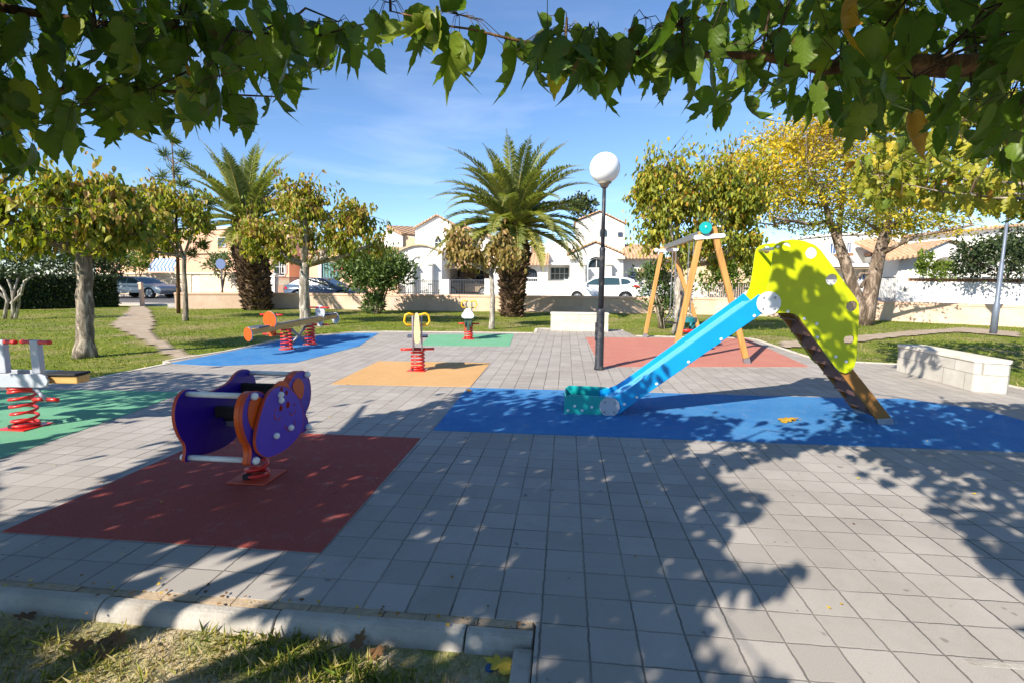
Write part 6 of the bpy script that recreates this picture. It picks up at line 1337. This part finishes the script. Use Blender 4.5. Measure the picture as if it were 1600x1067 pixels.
x, y = G(1225, 658)[:2]; fallen('fallen_leaf', 'curled orange yellow leaf lying in sun on the blue mat', x, y, .16, .004, .62, .2, 2, .3, spread=.04)
x, y = G(733, 613)[:2]; fallen('fallen_leaf', 'small tan leaf at the corner of the blue mat beside the orange mat', x, y, .12, .004, .5, .2, 1, 2.2)
x, y = G(797, 1036, -.03)[:2]; fallen('fallen_leaf', 'broad yellow leaf leaning against the end of the front kerb', x, y, .12, -.06, .9, .3, 1, 2.6)
for (px, py, lab, tn, nn) in ((150, 1035, 'crumpled tan leaf on the straw grass below the kerb at the left', .32, 3), (85, 966, 'dark curled dead leaf against the front kerb', .1, 2), (170, 1013, 'dark brown shrivelled leaf in the middle of the front grass', .12, 2), (545, 1040, 'brown dead leaf in shade on the front grass', .25, 2)):
    x, y = G(px, py, -.09)[:2]; fallen('fallen_leaf', lab, x, y, .075, -.062, tn, -.4, nn, rnd.uniform(0, 3))
cp = thing('bottle_cap', 'small dark blue bottle cap in the grass by the kerb corner', 'bottle cap', (*G(765, 1054, -.09)[:2], -.075)); simple('cap_blue', (40, 80, 130), .4, .1, 10); mb = MB(); x, y = G(765, 1054, -.09)[:2]; mb.tube([(x, y, -.072), (x, y, -.055), (x, y, -.05)], [.018, .018, .015], 18); mb.build('cap_shell', M['cap_blue'], cp)
def grass(name, P, h, lean, tones, mat, wdt):
    n = len(P); a = rng.uniform(0, 2*np.pi, n); tip = np.stack([np.cos(a)*lean, np.sin(a)*lean, np.ones(n)], -1); b = rng.uniform(0, 2*np.pi, n); o = leaf_mesh(name, [(LEAF_THIN, P, tip, np.stack([np.cos(b), np.sin(b), np.zeros(n)], -1), h, tones, rng.uniform(-4, 3, n), np.full(n, wdt))], M[mat], None); tag(o, kind='stuff'); return o
leafmat('grass_blade', [(0, (.07, .14, .012)), (.35, (.17, .23, .022)), (.6, (.36, .34, .07)), (.8, (.56, .46, .24)), (1, (.46, .34, .2))], .3, .6)
n = 26000; x = np.concatenate([rng.uniform(-3.4, -.2, n), rng.uniform(1.72, 3.4, n//8)]); y = rng.uniform(.7, 1.95, len(x)); cl = np.sin(x*5+np.sin(y*7)*2)+np.sin(y*6.3+x*3.1)+rng.normal(0, .5, len(x)); keep = (rng.uniform(0, 1, len(x)) < np.clip(.75+.2*cl-.8*np.clip((y-1.78)/.15, 0, 1), .12, 1)); x, y, cl = x[keep], y[keep], cl[keep]
P = np.stack([x, y, ground_z(x, y)-.004], -1); grass('lawn_grass', P, rng.uniform(.018, .05, len(x))*(1+.25*np.clip(cl, -1, 1.5)), rng.uniform(.2, 1.6, len(x)), np.clip(.74-.15*cl+rng.normal(0, .18, len(x)), 0, 1), 'grass_blade', .35)
n = 95000; x = rng.uniform(-24, 17, n); y = 5+18*rng.uniform(0, 1, n)**1.6; pr = proj(np.stack([x, y, np.zeros(n)], -1)); k = (pr[:, 0] > -30) & (pr[:, 0] < 1630) & ~inpoly(x, y, PAV) & ~inpoly(x, y, path) & ~inpoly(x, y, bare); x, y = x[k], y[k]; cl = np.sin(x*.9+np.sin(y*1.1)*1.5)+np.sin(y*1.4+x*.5)
grass('lawn_grass', np.stack([x, y, ground_z(x, y)-.005], -1), rng.uniform(.03, .065, len(x)), rng.uniform(.1, .9, len(x)), np.clip(.38+.13*cl+rng.normal(0, .15, len(x)), 0, 1), 'grass_blade', .9)

n = 260; x = np.concatenate([rng.uniform(-4.5, 5, n), rng.uniform(-3.2, -.15, 90)]); y = np.concatenate([rng.uniform(1.8, 9, n), rng.normal(2.05, .03, 90)]); k = rng.uniform(0, 1, len(x)) < .8; x, y = x[k], y[k]
zz = np.where(y < 2.12, .012, .012); a = rng.uniform(0, 6.28, len(x)); o = leaf_mesh('leaf_litter', [(LEAF_FAR, np.stack([x, y, zz], -1), np.stack([np.cos(a), np.sin(a), np.full(len(x), .06)], -1), np.tile([0, -.2, 1.], (len(x), 1)), rng.uniform(.008, .03, len(x)), rng.uniform(0, 1, len(x)), np.full(len(x), .5), np.full(len(x), 1.))], M['dry_leaf'], None); tag(o, kind='stuff')
